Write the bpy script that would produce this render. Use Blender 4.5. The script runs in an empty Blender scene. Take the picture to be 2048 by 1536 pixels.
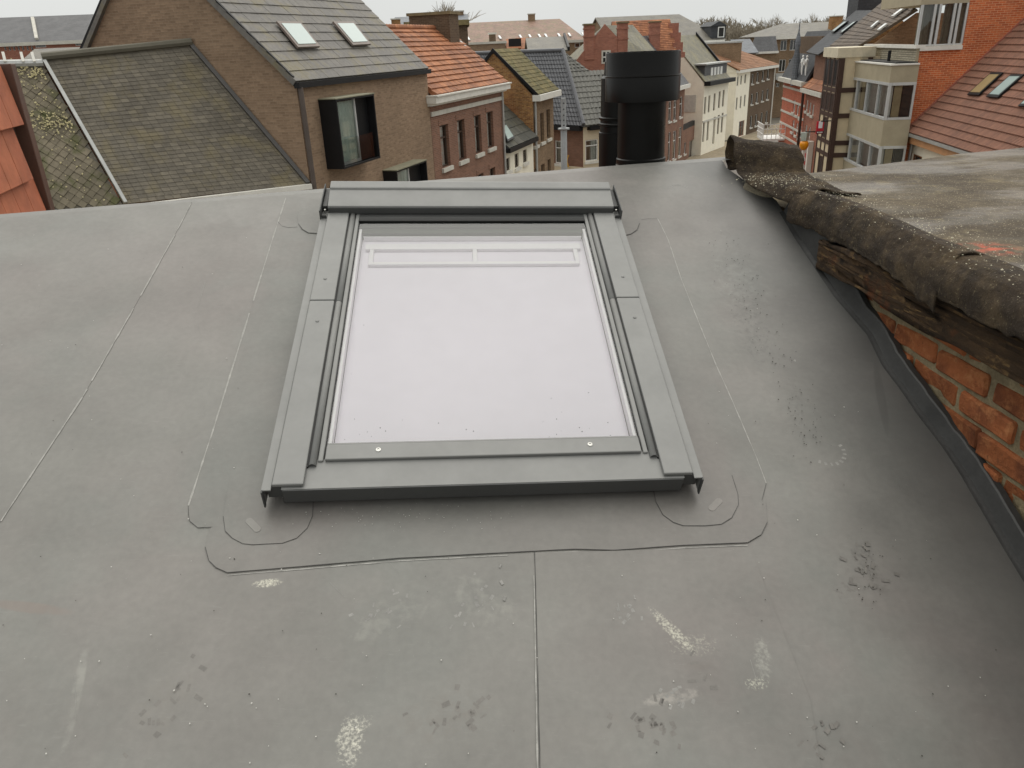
import bpy, bmesh, math, random
from mathutils import Vector as V, Matrix, noise as NZ
S = bpy.context.scene
COL = S.collection
rnd = random.Random(7)
# ---------------------------------------------------------------- camera
FPX = 1550.0
TH, RO = math.radians(23.6), math.radians(2.5)
CAM = V((0, 0, 12.5))
FW = V((0, math.cos(TH), -math.sin(TH)))
UP0 = V((0, math.sin(TH), math.cos(TH)))
RT = V((1, 0, 0)) * math.cos(RO) - UP0 * math.sin(RO)
UP = UP0 * math.cos(RO) + V((1, 0, 0)) * math.sin(RO)
cd = bpy.data.cameras.new('camera')
cam = bpy.data.objects.new('camera', cd)
COL.objects.link(cam)
cd.sensor_width = 36.0
cd.lens = 36.0 * FPX / 2048.0
cd.clip_start, cd.clip_end = 0.05, 3000
cam.matrix_world = Matrix(((RT.x, UP.x, -FW.x, CAM.x), (RT.y, UP.y, -FW.y, CAM.y), (RT.z, UP.z, -FW.z, CAM.z), (0, 0, 0, 1)))
S.camera = cam
# ---------------------------------------------------------------- overcast sky, weak broad sun
SUN_EL, SUN_AZ = math.radians(68), math.radians(8)
w = bpy.data.worlds.new('World')
S.world = w
w.use_nodes = True
wn, wl = w.node_tree.nodes, w.node_tree.links
wn.clear()
sky = wn.new('ShaderNodeTexSky')
sky.sky_type = 'NISHITA'
sky.sun_disc = False
sky.sun_elevation, sky.sun_rotation = SUN_EL, SUN_AZ
sky.dust_density, sky.air_density = 6.0, 1.5
sky.altitude = 0
hs = wn.new('ShaderNodeHueSaturation')
hs.inputs['Saturation'].default_value = 0.25
wl.new(sky.outputs[0], hs.inputs['Color'])
mx = wn.new('ShaderNodeMix')
mx.data_type = 'RGBA'
mx.inputs[0].default_value = 0.88          # cloud cover
wl.new(hs.outputs[0], mx.inputs[6])
cl = wn.new('ShaderNodeTexNoise')                # faint cloud tone, the same all over the sky
cl.inputs['Scale'].default_value, cl.inputs['Detail'].default_value = 2.4, 5
tcw = wn.new('ShaderNodeTexCoord')
wl.new(tcw.outputs['Generated'], cl.inputs['Vector'])
cr = wn.new('ShaderNodeMix')
cr.data_type = 'RGBA'
cr.inputs[6].default_value = (4.7, 4.8, 4.7, 1)
cr.inputs[7].default_value = (5.6, 5.7, 5.55, 1)
wl.new(cl.outputs['Fac'], cr.inputs[0])
wl.new(cr.outputs[2], mx.inputs[7])
bg = wn.new('ShaderNodeBackground')
bg.inputs[1].default_value = 0.1
wl.new(mx.outputs[2], bg.inputs[0])
wo = wn.new('ShaderNodeOutputWorld')
wl.new(bg.outputs[0], wo.inputs[0])
sl = bpy.data.lights.new('sun', 'SUN')
sl.energy = 1.5
sl.angle = math.radians(100)
sl.color = (1.0, 0.955, 0.87)
sun = bpy.data.objects.new('sun', sl)
COL.objects.link(sun)
sd = V((math.sin(SUN_AZ) * math.cos(SUN_EL), math.cos(SUN_AZ) * math.cos(SUN_EL), math.sin(SUN_EL)))
sun.rotation_euler = sd.to_track_quat('Z', 'Y').to_euler()
sun.location = (0, 0, 40)
vs = S.view_settings
vs.view_transform, vs.look, vs.exposure, vs.gamma, vs.use_curve_mapping = 'Standard', 'None', 0.65, 1.0, False
S.render.engine = 'CYCLES'

# ---------------------------------------------------------------- helpers
def ray(x, y):
    return FW + RT * ((x - 1024) / FPX) - UP * ((y - 768) / FPX)

class Plane:
    def __init__(s, p, n):
        s.p, s.n = V(p), V(n).normalized()
    def hit(s, x, y):
        d = ray(x, y)
        return CAM + d * ((s.p - CAM).dot(s.n) / d.dot(s.n))

class Wall(Plane):
    """vertical plane: p on it, heading of its run in degrees (0 = straight ahead, + = right); front normal n is to the right of the run"""
    def __init__(s, p, hd):
        a = math.radians(hd)
        s.d = V((math.sin(a), math.cos(a), 0))
        Plane.__init__(s, (p[0], p[1], 0), (s.d.y, -s.d.x, 0))
    def sz(s, x, y):
        q = s.hit(x, y)
        return (q - s.p).dot(s.d), q.z
    def at(s, a, z, out=0.0):
        return s.p + s.d * a + s.n * out + V((0, 0, z))
    def cross(s, a):
        """wall at right angles, starting at run a and going back"""
        w2 = Wall((0, 0), 0)
        q = s.at(a, 0)
        w2.p, w2.d, w2.n = q, -s.n, -s.d
        return w2
    def off(s, o):
        w2 = Wall((0, 0), 0)
        w2.p, w2.d, w2.n = s.p + s.n * o, s.d, s.n
        return w2

class MB:
    def __init__(s):
        s.v, s.f = [], []
    def face(s, pts):
        i = len(s.v)
        s.v += [V(p) for p in pts]
        s.f.append(tuple(range(i, i + len(pts))))
        return s
    def box(s, o, a, b, c):
        """corner o, edge vectors a, b, c"""
        o, a, b, c = V(o), V(a), V(b), V(c)
        if a.cross(b).dot(c) < 0:
            a, b = b, a
        i = len(s.v)
        s.v += [o, o + a, o + a + b, o + b, o + c, o + a + c, o + a + b + c, o + b + c]
        for f in ((0, 3, 2, 1), (4, 5, 6, 7), (0, 1, 5, 4), (1, 2, 6, 5), (2, 3, 7, 6), (3, 0, 4, 7)):
            s.f.append(tuple(i + k for k in f))
        return s
    def prism(s, pts, ext):
        pts = [V(p) for p in pts]
        ext = V(ext)
        nn = V((0, 0, 0))
        for k in range(len(pts)):
            nn += pts[k].cross(pts[(k + 1) % len(pts)])
        if nn.dot(ext) < 0:
            pts.reverse()
        i, m = len(s.v), len(pts)
        s.v += pts + [p + ext for p in pts]
        s.f.append(tuple(i + k for k in reversed(range(m))))
        s.f.append(tuple(i + m + k for k in range(m)))
        for k in range(m):
            j = (k + 1) % m
            s.f.append((i + k, i + j, i + m + j, i + m + k))
        return s
    def tube(s, pts, r, n=8, cap=True):
        pts = [V(p) for p in pts]
        rs = r if isinstance(r, (list, tuple)) else [r] * len(pts)
        base = len(s.v)
        for k, p in enumerate(pts):
            t = (pts[min(k + 1, len(pts) - 1)] - pts[max(k - 1, 0)]).normalized()
            a = t.cross(V((0, 0, 1)) if abs(t.z) < .95 else V((1, 0, 0))).normalized()
            b = t.cross(a)
            for q in range(n):
                an = 2 * math.pi * q / n
                s.v.append(p + (a * math.cos(an) + b * math.sin(an)) * rs[k])
        for k in range(len(pts) - 1):
            for q in range(n):
                a0, a1 = base + k * n + q, base + k * n + (q + 1) % n
                s.f.append((a0, a0 + n, a1 + n, a1))
        if cap:
            s.f.append(tuple(base + q for q in range(n)))
            s.f.append(tuple(base + (len(pts) - 1) * n + q for q in reversed(range(n))))
        return s
    def lathe(s, c, prof, n=48, axis=(0, 0, 1), cap=True):
        ax = V(axis).normalized()
        a = ax.cross(V((0, 1, 0)) if abs(ax.y) < .9 else V((1, 0, 0))).normalized()
        b = ax.cross(a)
        base = len(s.v)
        for (r, h) in prof:
            for q in range(n):
                an = 2 * math.pi * q / n
                s.v.append(V(c) + ax * h + (a * math.cos(an) + b * math.sin(an)) * r)
        for k in range(len(prof) - 1):
            for q in range(n):
                a0, a1 = base + k * n + q, base + k * n + (q + 1) % n
                s.f.append((a0, a1, a1 + n, a0 + n))
        if cap:
            s.f.append(tuple(base + q for q in reversed(range(n))))
            s.f.append(tuple(base + (len(prof) - 1) * n + q for q in range(n)))
        return s
    def grid(s, fn, nu, nv):
        base = len(s.v)
        for j in range(nv + 1):
            for i in range(nu + 1):
                s.v.append(V(fn(i / nu, j / nv)))
        for j in range(nv):
            for i in range(nu):
                a = base + j * (nu + 1) + i
                s.f.append((a, a + 1, a + nu + 2, a + nu + 1))
        return s

def uvmap(me):
    """UVs in metres: u along the horizontal of each face, v up its slope"""
    ul = me.uv_layers.new(name='UVMap')
    vv = me.vertices
    for p in me.polygons:
        n = p.normal
        if abs(n.z) > 0.985:
            a, b = V((1, 0, 0)), V((0, 1, 0))
        else:
            a = V((0, 0, 1)).cross(n).normalized()
            b = n.cross(a)
        for li in p.loop_indices:
            c = vv[me.loops[li].vertex_index].co
            ul.data[li].uv = (c.dot(a), c.dot(b))

def mesh(name, mb, mat, smooth=None, base=V((0, 0, 0))):
    me = bpy.data.meshes.new(name)
    me.from_pydata([tuple(p - base) for p in mb.v], [], mb.f)
    me.validate()
    me.update()
    uvmap(me)
    if smooth is not None:
        for p in me.polygons:
            p.use_smooth = True
        me.set_sharp_from_angle(angle=math.radians(smooth))
    if mat:
        me.materials.append(mat)
    return me

def obj(name, mb, mat, parent=None, smooth=None, bevel=0, kind=None, label=None):
    base = V((0, 0, 0))
    q = parent
    while q is not None:
        base = base + q.location
        q = q.parent
    own = V((0, 0, 0))
    if mb.v:
        own = V((sum(p.x for p in mb.v) / len(mb.v), sum(p.y for p in mb.v) / len(mb.v), min(p.z for p in mb.v)))
    me = mesh(name, mb, mat, smooth, own)
    o = bpy.data.objects.new(name, me)
    COL.objects.link(o)
    o.parent = parent
    o.location = own - base
    if bevel:
        m = o.modifiers.new('bevel', 'BEVEL')
        m.width, m.segments, m.limit_method = bevel, 2, 'ANGLE'
        m.angle_limit = math.radians(30)
    if kind:
        o['kind'] = kind
    if label:
        o['label'] = label
    return o

def tag(o, label, cat, group=None):
    o['label'], o['category'] = label, cat
    if group:
        o['group'] = group
    return o

def thing(name, loc, label, cat, group=None):
    o = bpy.data.objects.new(name, None)
    o.empty_display_size = 0.3
    COL.objects.link(o)
    o.location = loc
    return tag(o, label, cat, group)

def struct(o):
    o['kind'] = 'structure'
    return o

# ---------------------------------------------------------------- materials
def lin(r, g, b):
    return tuple(((c / 255) / 12.92 if c <= 10 else ((c / 255 + .055) / 1.055) ** 2.4) for c in (r, g, b)) + (1,)

class Mat:
    def __init__(s, name, col, rough=.7, spec=.5, metal=0.0):
        s.m = bpy.data.materials.new(name)
        s.m.use_nodes = True
        s.n, s.l = s.m.node_tree.nodes, s.m.node_tree.links
        s.b = s.n['Principled BSDF']
        s.b.inputs['Roughness'].default_value = rough
        s.b.inputs['Specular IOR Level'].default_value = spec
        s.b.inputs['Metallic'].default_value = metal
        s.col = s.rgb(col)
        s.hgt = None
        s.rough = None
    def new(s, t, **k):
        n = s.n.new(t)
        for a, b in k.items():
            setattr(n, a, b)
        return n
    def rgb(s, c):
        n = s.n.new('ShaderNodeRGB')
        n.outputs[0].default_value = c if len(c) == 4 else (*c, 1)
        return n.outputs[0]
    def inp(s, sock, val):
        if hasattr(val, 'links') or hasattr(val, 'is_linked'):
            s.l.new(val, sock)
        else:
            sock.default_value = val
    def coords(s, kind='Object', scale=(1, 1, 1), rot=(0, 0, 0), loc=(0, 0, 0)):
        t = s.new('ShaderNodeTexCoord')
        if scale == (1, 1, 1) and rot == (0, 0, 0) and loc == (0, 0, 0):
            return t.outputs[kind]
        mp = s.new('ShaderNodeMapping')
        mp.inputs['Scale'].default_value, mp.inputs['Rotation'].default_value, mp.inputs['Location'].default_value = scale, rot, loc
        s.l.new(t.outputs[kind], mp.inputs[0])
        return mp.outputs[0]
    def pos(s, scale=(1, 1, 1)):
        g = s.new('ShaderNodeNewGeometry')
        mp = s.new('ShaderNodeMapping')
        mp.inputs['Scale'].default_value = scale
        s.l.new(g.outputs['Position'], mp.inputs[0])
        return mp.outputs[0]
    def noise(s, vec, scale, detail=4, rough=.55, dist=0):
        t = s.new('ShaderNodeTexNoise')
        t.inputs['Scale'].default_value, t.inputs['Detail'].default_value = scale, detail
        t.inputs['Roughness'].default_value, t.inputs['Distortion'].default_value = rough, dist
        s.l.new(vec, t.inputs['Vector'])
        return t.outputs['Fac']
    def voro(s, vec, scale, feature='F1', out='Distance'):
        t = s.new('ShaderNodeTexVoronoi', feature=feature)
        t.inputs['Scale'].default_value = scale
        s.l.new(vec, t.inputs['Vector'])
        return t.outputs[out]
    def ramp(s, x, a, b, lo=0.0, hi=1.0):
        t = s.new('ShaderNodeMapRange')
        t.inputs[1].default_value, t.inputs[2].default_value = a, b
        t.inputs[3].default_value, t.inputs[4].default_value = lo, hi
        s.l.new(x, t.inputs[0])
        return t.outputs[0]
    def math(s, op, a, b=None):
        t = s.new('ShaderNodeMath', operation=op)
        s.inp(t.inputs[0], a)
        if b is not None:
            s.inp(t.inputs[1], b)
        return t.outputs[0]
    def mix(s, fac, a, b, mode='MIX'):
        t = s.new('ShaderNodeMix', data_type='RGBA', blend_type=mode)
        s.inp(t.inputs[0], fac)
        s.inp(t.inputs[6], a)
        s.inp(t.inputs[7], b)
        return t.outputs[2]
    def over(s, fac, c, mode='MIX'):
        c = c if hasattr(c, 'is_linked') else (c if len(c) == 4 else (*c, 1))
        s.col = s.mix(fac, s.col, c, mode)
        return s
    def vary(s, vec, scale, amt, detail=5):
        """multiply by noise around 1"""
        f = s.noise(vec, scale, detail)
        g = s.ramp(f, .3, .7, 1 - amt, 1 + amt)
        cc = s.new('ShaderNodeCombineColor')
        for k in range(3):
            s.l.new(g, cc.inputs[k])
        s.col = s.mix(1.0, s.col, cc.outputs[0], 'MULTIPLY')
        return s
    def bump(s, h, strength=.3, dist=.01):
        s.hgt = (h, strength, dist) if s.hgt is None else s.hgt
        b = s.new('ShaderNodeBump')
        b.inputs['Strength'].default_value, b.inputs['Distance'].default_value = strength, dist
        s.l.new(h, b.inputs['Height'])
        if s.b.inputs['Normal'].is_linked:
            s.l.new(s.b.inputs['Normal'].links[0].from_socket, b.inputs['Normal'])
        s.l.new(b.outputs[0], s.b.inputs['Normal'])
        return s
    def rnd_obj(s, amt):
        o = s.new('ShaderNodeObjectInfo')
        g = s.ramp(o.outputs['Random'], 0, 1, 1 - amt, 1 + amt)
        cc = s.new('ShaderNodeCombineColor')
        for k in range(3):
            s.l.new(g, cc.inputs[k])
        s.col = s.mix(1.0, s.col, cc.outputs[0], 'MULTIPLY')
        return s
    def rnd_isl(s, amt, c2=None, f2=.5):
        o = s.new('ShaderNodeNewGeometry')
        g = s.ramp(o.outputs['Random Per Island'], 0, 1, 1 - amt, 1 + amt)
        cc = s.new('ShaderNodeCombineColor')
        for k in range(3):
            s.l.new(g, cc.inputs[k])
        s.col = s.mix(1.0, s.col, cc.outputs[0], 'MULTIPLY')
        return s
    def setrough(s, x):
        s.l.new(x, s.b.inputs['Roughness'])
        return s
    def done(s):
        s.l.new(s.col, s.b.inputs['Base Color'])
        return s.m

def plain(name, col, rough=.6, spec=.5, metal=0, amt=.12, sc=3.0, bumpy=0):
    m = Mat(name, col, rough, spec, metal)
    p = m.pos()
    m.vary(p, sc, amt)
    m.vary(p, sc * 9, amt * .5)
    if bumpy:
        m.bump(m.noise(p, sc * 14), bumpy, .004)
    return m.done()

def bricks(name, c1, c2, mortar, bw=.21, bh=.065, ms=.009, dirt=.25, bias=0.0, stain=None):
    m = Mat(name, c1, .9, .25)
    uv = m.coords('UV')
    t = m.new('ShaderNodeTexBrick')
    t.inputs['Scale'].default_value = 1.0
    t.inputs['Mortar Size'].default_value = ms
    t.inputs['Mortar Smooth'].default_value = .3
    t.inputs['Bias'].default_value = bias
    t.inputs['Brick Width'].default_value, t.inputs['Row Height'].default_value = bw, bh
    t.inputs['Color1'].default_value = (*c1[:3], 1)
    t.inputs['Color2'].default_value = (*c2[:3], 1)
    t.inputs['Mortar'].default_value = (*mortar[:3], 1)
    m.l.new(uv, t.inputs['Vector'])
    m.col = t.outputs['Color']
    p = m.pos()
    m.vary(p, .7, dirt, 6)
    m.vary(p, 11, dirt * .7, 3)
    if stain:
        f = m.ramp(m.noise(m.pos((1, 1, .35)), .9, 6), .52, .7, 0, .65)
        m.over(f, stain)
    m.bump(m.ramp(t.outputs['Fac'], 0, 1, 1, 0), .5, .008)
    return m.done()

def glassy(name, tint=(.9, .95, .93, 1), refl=1.0):
    """thin pane: see-through with a Fresnel reflection of the sky"""
    m = bpy.data.materials.new(name)
    m.use_nodes = True
    n, l = m.node_tree.nodes, m.node_tree.links
    n.clear()
    fr = n.new('ShaderNodeFresnel')
    fr.inputs[0].default_value = 1.52
    mul = n.new('ShaderNodeMath')
    mul.operation = 'MULTIPLY'
    mul.use_clamp = True
    mul.inputs[1].default_value = 1.9 * refl
    l.new(fr.outputs[0], mul.inputs[0])
    tr = n.new('ShaderNodeBsdfTransparent')
    tr.inputs[0].default_value = tint
    gl = n.new('ShaderNodeBsdfGlossy')
    gl.inputs['Roughness'].default_value = .03
    mixn = n.new('ShaderNodeMixShader')
    o = n.new('ShaderNodeOutputMaterial')
    l.new(mul.outputs[0], mixn.inputs[0])
    l.new(tr.outputs[0], mixn.inputs[1])
    l.new(gl.outputs[0], mixn.inputs[2])
    l.new(mixn.outputs[0], o.inputs[0])
    return m
# ================================================================ the roof we stand on
RV = ray(886, -680).normalized()
RN = ray(18700, 400).normalized().cross(RV).normalized()
RU = RV.cross(RN)
HR = 1.48                                   # camera above the membrane, square to it
def rp(u, v, w=0.0):
    return CAM + RU * u + RV * v + RN * (w - HR)
ROOF = Plane(rp(0, 0), RN)
def rh(x, y, w=0.0):
    d = ray(x, y)
    p = d * ((w - HR) / d.dot(RN))
    return p.dot(RU), p.dot(RV)
def rpx(x, y, w=0.0):
    u, v = rh(x, y)
    return rp(u, v, w)

MEM_STAINS = [  # px centre, radii (m) along/across, angle, noise scale, threshold, colour, strength
    (700, 1482, .030, .055, 0, 60, .52, lin(225, 222, 205), .95), (715, 1450, .035, .018, 20, 70, .55, lin(225, 222, 205), .8),
    (1345, 1262, .016, .075, 35, 70, .5, lin(222, 220, 200), .9), (1385, 1290, .07, .03, 0, 60, .56, lin(200, 198, 180), .6),
    (535, 1166, .035, .012, 5, 80, .45, lin(228, 225, 205), .9), (1512, 1368, .03, .016, 0, 90, .55, lin(225, 225, 205), .8),
    (1525, 1320, .02, .06, -12, 110, .5, lin(175, 175, 165), .5), (1345, 1395, .07, .015, 8, 60, .45, lin(178, 172, 164), .45),
    (880, 1430, .11, .06, 15, 38, .52, lin(105, 98, 90), .4), (340, 1410, .08, .07, 0, 40, .52, lin(108, 104, 96), .35),
    (60, 1215, .1, .014, -10, 20, .35, lin(120, 106, 98), .6), (1275, 1440, .06, .035, 0, 30, .55, lin(105, 98, 92), .5),
    (1395, 1332, .035, .012, 0, 40, .45, lin(104, 98, 92), .5), (1735, 1130, .03, .09, 8, 45, .56, lin(70, 68, 63), .7),
    (1480, 560, .12, .22, -8, 40, .555, lin(150, 153, 147), .3), (1500, 640, .07, .26, -8, 62, .58, lin(74, 74, 71), .8),
    (1590, 800, .03, .16, -14, 70, .6, lin(85, 83, 78), .7), 
    
    (780, 1235, .12, .05, 25, 34, .55, lin(160, 160, 150), .35), (960, 1200, .1, .07, -20, 34, .56, lin(160, 160, 150), .35),
    (440, 1100, .03, .05, 0, 30, .4, lin(158, 157, 150), .5), (150, 1400, .012, .14, 8, 20, .45, lin(158, 158, 150), .4),
    (1760, 800, .014, .16, -16, 12, .2, lin(72, 70, 66), .55), (1690, 1185, .05, .03, 20, 50, .58, lin(55, 45, 40), .7),
    (490, 430, .3, .1, 5, 12, .5, lin(150, 148, 144), .2), (1330, 360, .25, .06, 5, 14, .5, lin(150, 145, 138), .22),
]
def membrane(name, stains_and_shade=True, tone=1.0):
    m = Mat(name, tuple(c * tone for c in (.160, .156, .142)), .47, .5)
    p = m.pos()
    m.over(m.ramp(m.noise(p, 1.3, 5), .42, .62), tuple(c * tone for c in (.167, .154, .142)))
    m.over(m.ramp(m.noise(p, 2.3, 6, .6), .5, .68, 0, .7), tuple(c * tone for c in (.151, .156, .142)))
    m.vary(p, 5, .10, 8)
    m.vary(p, 60, .06, 4)
    # fine dust scratches
    sc = m.noise(m.pos((4, 30, 4)), 6, 6, .7)
    m.over(m.ramp(sc, .6, .72, 0, .22), tuple(c * tone for c in (.26, .26, .24)))
    sp = m.voro(p, 38)
    m.over(m.ramp(sp, .02, .04, .3, 0), (.36, .36, .34))
    if stains_and_shade:
        for (x, y, ru, rv, ang, ns, th, col, st) in MEM_STAINS:
            c = rpx(x, y)
            a = math.radians(ang)
            A = RU * math.cos(a) + RV * math.sin(a)
            B = RV * math.cos(a) - RU * math.sin(a)
            sub = m.new('ShaderNodeVectorMath', operation='SUBTRACT')
            m.l.new(p, sub.inputs[0])
            sub.inputs[1].default_value = c
            ds = []
            for ax, rr in ((A, ru), (B, rv)):
                dt = m.new('ShaderNodeVectorMath', operation='DOT_PRODUCT')
                m.l.new(sub.outputs[0], dt.inputs[0])
                dt.inputs[1].default_value = ax / rr
                ds.append(m.math('POWER', m.math('ABSOLUTE', dt.outputs['Value']), 2.0))
            pale = col[0] > .55
            if pale:
                ns, st, th = ns * 2.6, st * .85, th + .02
            e = m.ramp(m.math('ADD', ds[0], ds[1]), .0, 1.0, 1, 0)
            f = m.ramp(m.math('ADD', m.noise(p, ns, 5, .65), m.math('MULTIPLY', e, .12)), th + .0, th + .24, 0, st * .72)
            m.over(m.math('MULTIPLY', f, m.ramp(e, 0, .5)), col)
    if stains_and_shade:
        # membrane darkens towards the upstand: the wall's shade painted into its colour
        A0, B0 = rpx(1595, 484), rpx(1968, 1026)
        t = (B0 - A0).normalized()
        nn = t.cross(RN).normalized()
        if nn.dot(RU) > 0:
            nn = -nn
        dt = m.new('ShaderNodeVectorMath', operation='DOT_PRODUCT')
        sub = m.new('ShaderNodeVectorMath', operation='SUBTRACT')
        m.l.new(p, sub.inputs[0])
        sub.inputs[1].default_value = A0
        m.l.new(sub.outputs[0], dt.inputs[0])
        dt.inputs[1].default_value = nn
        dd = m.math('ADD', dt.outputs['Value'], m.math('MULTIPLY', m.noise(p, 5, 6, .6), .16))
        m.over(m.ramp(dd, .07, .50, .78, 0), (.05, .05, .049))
    m.setrough(m.ramp(m.noise(p, 3.5, 7, .6), .3, .7, .40, .56))
    m.bump(m.noise(p, 260, 3), .05, .002)
    m.bump(m.noise(p, 4.0, 4), .22, .012)
    return m.done()

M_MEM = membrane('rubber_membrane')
M_MEM2 = membrane('rubber_flashing', False, .93)
M_LAPSHADE = plain('lap_edge_shade', (.04, .039, .036), .6)  # dark edge lines: the shadow gap at sheet laps put into colour
M_DUST = plain('dusty_lap_edge', (.29, .285, .265), .8, amt=.25, sc=40)
M_UPST = plain('black_rubber', (.030, .030, .029), .5, .4, amt=.25, sc=8, bumpy=.15)
M_BRICKR = bricks('old_red_brick', lin(150, 88, 62), lin(122, 72, 54), lin(150, 140, 125), dirt=.3)

ridgeA, ridgeB = rh(0, 436), rh(1450, 320)
def ridge_v(u):
    return ridgeA[1] + (u - ridgeA[0]) * (ridgeB[1] - ridgeA[1]) / (ridgeB[0] - ridgeA[0])
C1 = [(1458, 345), (1500, 375), (1553, 413), (1595, 484), (1641, 553), (1677, 605), (1740, 678), (1771, 740), (1808, 789), (1838, 834), (1893, 906), (1926, 955), (1968, 1026), (2010, 1100), (2048, 1164)]
C1uv = [rh(*c) for c in C1]
def lerp_tab(tab, v):
    """tab: (u, v) rows with falling v"""
    if v >= tab[0][1]:
        return tab[0][0]
    for a, b in zip(tab, tab[1:]):
        if v >= b[1]:
            t = (v - b[1]) / (a[1] - b[1])
            return b[0] + (a[0] - b[0]) * t
    return tab[-1][0]
def crease(v):
    return lerp_tab(C1uv, v)
house = thing('membrane_roofed_house', (0, 3.0, 0), 'house roofed in smooth grey rubber membrane, roof window set in its slope', 'house')
mb = MB()
UL, VB = -4.6, -1.9
def roof_pt(i, j):
    # j 0..1 down->ridge, i 0..1 left->crease
    vv = VB + (2.9 - VB) * j
    uc = crease(vv)
    u = UL + (uc - UL) * (1 - (1 - i) ** 1.6)
    if j > .8:
        k = (j - .8) / .2
        v0 = VB + (2.9 - VB) * .8
        vv = v0 + (ridge_v(u) - v0) * k
    # gentle rise towards the crease
    rise = max(0.0, (u - (uc - .28)) / .28)
    return rp(u, vv, .018 * rise * rise * max(0.0, min(1.0, (2.75 - vv) / .15)))
mb.grid(roof_pt, 60, 80)
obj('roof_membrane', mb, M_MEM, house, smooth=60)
# rolled ridge and front slope
rA, rB = rp(UL, ridge_v(UL)), rp(1.2, ridge_v(1.2))
rdir = (rB - rA).normalized()
rq = V((-rdir.y, rdir.x, 0)).normalized()
upd = (RV - rdir * RV.dot(rdir)).normalized()
mb = MB()
def front(i, j):
    base = rA + (rB - rA) * i
    prof = [(0, 0), (.03, .006), (.06, .004), (.09, -.008), (.6, -.25), (2.6, -1.25)]
    k = min(int(j * 5), 4)
    t = j * 5 - k
    a, b = prof[k], prof[k + 1]
    return base + rq * (a[0] + (b[0] - a[0]) * t) + V((0, 0, a[1] + (b[1] - a[1]) * t - .0005))
mb.grid(front, 12, 5)
obj('front_slope', mb, M_MEM2, house, smooth=60)
# body below
eA, eB = rA + rq * 2.45 + V((0, 0, -1.2)), rB + rq * 2.45 + V((0, 0, -1.2))
bA, bB = rp(UL + .05, VB), rp(1.2, VB)
mb = MB()
for a, b in ((eA, eB),):
    mb.prism([a, b, V((b.x, b.y, 0)), V((a.x, a.y, 0))], rq * -.25)
mb.prism([rp(1.26, 2.8, -.04), rp(1.26, VB, -.06), V((bB.x, bB.y, 0)), V((eB.x, eB.y, 0)), eB - V((0, 0, .06))], V((-.22, 0, 0)))
mb.prism([rp(UL + .05, 1.8, -.04), rp(UL + .05, VB, -.06), V((bA.x, bA.y, 0)), V((eA.x, eA.y, 0)), eA - V((0, 0, .06))], V((.22, 0, 0)))
obj('house_wall', mb, M_BRICKR, house)

def sheet(name, pxs, w0, w1, mat, edge=None, edge_w=.004, closed=True, skip=()):
    pts = [rpx(x, y, w0) for x, y in pxs]
    mb = MB()
    mb.prism(pts, RN * (w1 - w0))
    o = obj(name, mb, mat, house)
    if edge:
        strip('seam', pxs + ([pxs[0]] if closed else []), w1 + .0004, edge, edge_w, skip)
    return o
def strip(name, pxs, w, mat, wid=.004, skip=(), jit=.0006, kid=None):
    """thin flat band along a line on the membrane"""
    mb = MB()
    L = []
    for k, (a, b) in enumerate(zip(pxs, pxs[1:])):
        if k in skip:
            continue
        ua, ub = V((*rh(*a), 0)), V((*rh(*b), 0))
        nseg = max(1, int((ub - ua).length / .03))
        t = (ub - ua).normalized()
        nn = V((-t.y, t.x, 0))
        prev = None
        for q in range(nseg + 1):
            c = ua + (ub - ua) * (q / nseg)
            h = wid * (.6 + .7 * NZ.noise(V((c.x * 30, c.y * 30, k * 3.1)))) * .5
            j = jit * NZ.noise(V((c.x * 18, c.y * 18, 4)))
            e = (rp(c.x + nn.x * (h + j), c.y + nn.y * (h + j), w), rp(c.x - nn.x * (h - j), c.y - nn.y * (h - j), w))
            if prev and (mat is not M_DUST or NZ.noise(V((c.x * 9, c.y * 9, 7))) > -.42):
                mb.face([prev[0], prev[1], e[1], e[0]])
            prev = e
    return obj(name, mb, mat, kid or house, kind='stuff' if mat is M_DUST else None)

# membrane laps and flashing strips around the roof window
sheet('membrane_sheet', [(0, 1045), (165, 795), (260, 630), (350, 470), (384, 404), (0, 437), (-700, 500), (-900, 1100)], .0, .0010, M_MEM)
strip('seam', [(2, 1043), (165, 795), (260, 630), (350, 470), (382, 408)], .0013, M_DUST, .006)
sheet('flashing_strip', [(572, 393), (548, 470), (495, 640), (430, 850), (377, 1012), (380, 1043), (396, 1056), (420, 1056), (560, 1056), (660, 640), (660, 400)], .0006, .0016, M_MEM2)
strip('seam', [(572, 396), (548, 470), (495, 640), (430, 850), (377, 1012)], .0019, M_DUST, .006)
strip('seam', [(377, 1012), (377, 1032), (380, 1043), (396, 1056), (420, 1055), (450, 1054)], .0019, M_LAPSHADE, .0018)
sheet('flashing_strip', [(1315, 437), (1336, 480), (1362, 558), (1387, 620), (1432, 731), (1466, 806), (1512, 914), (1532, 967), (1523, 1003), (1480, 1005), (1380, 1005), (1230, 600), (1210, 440)], .0006, .0016, M_MEM2)
strip('seam', [(1315, 437), (1336, 480), (1362, 558), (1387, 620), (1432, 731), (1466, 806), (1512, 914), (1532, 967)], .0019, M_DUST, .005)
strip('seam', [(1532, 967), (1523, 1003), (1480, 1005)], .0019, M_LAPSHADE, .0018)
bs = [(420, 1058), (411, 1095), (418, 1122), (432, 1136), (455, 1146), (600, 1134), (800, 1117), (1068, 1103), (1150, 1099), (1230, 1101), (1370, 1091), (1495, 1086), (1522, 1070), (1534, 1045), (1531, 1003), (1400, 985), (560, 985)]
sheet('flashing_strip', bs, .0008, .0024, M_MEM2)
strip('seam', bs[1:14], .0027, M_LAPSHADE, .0020)
strip('seam', [(x, y + 5) for x, y in bs[4:12]], .001, M_DUST, .004)
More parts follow.
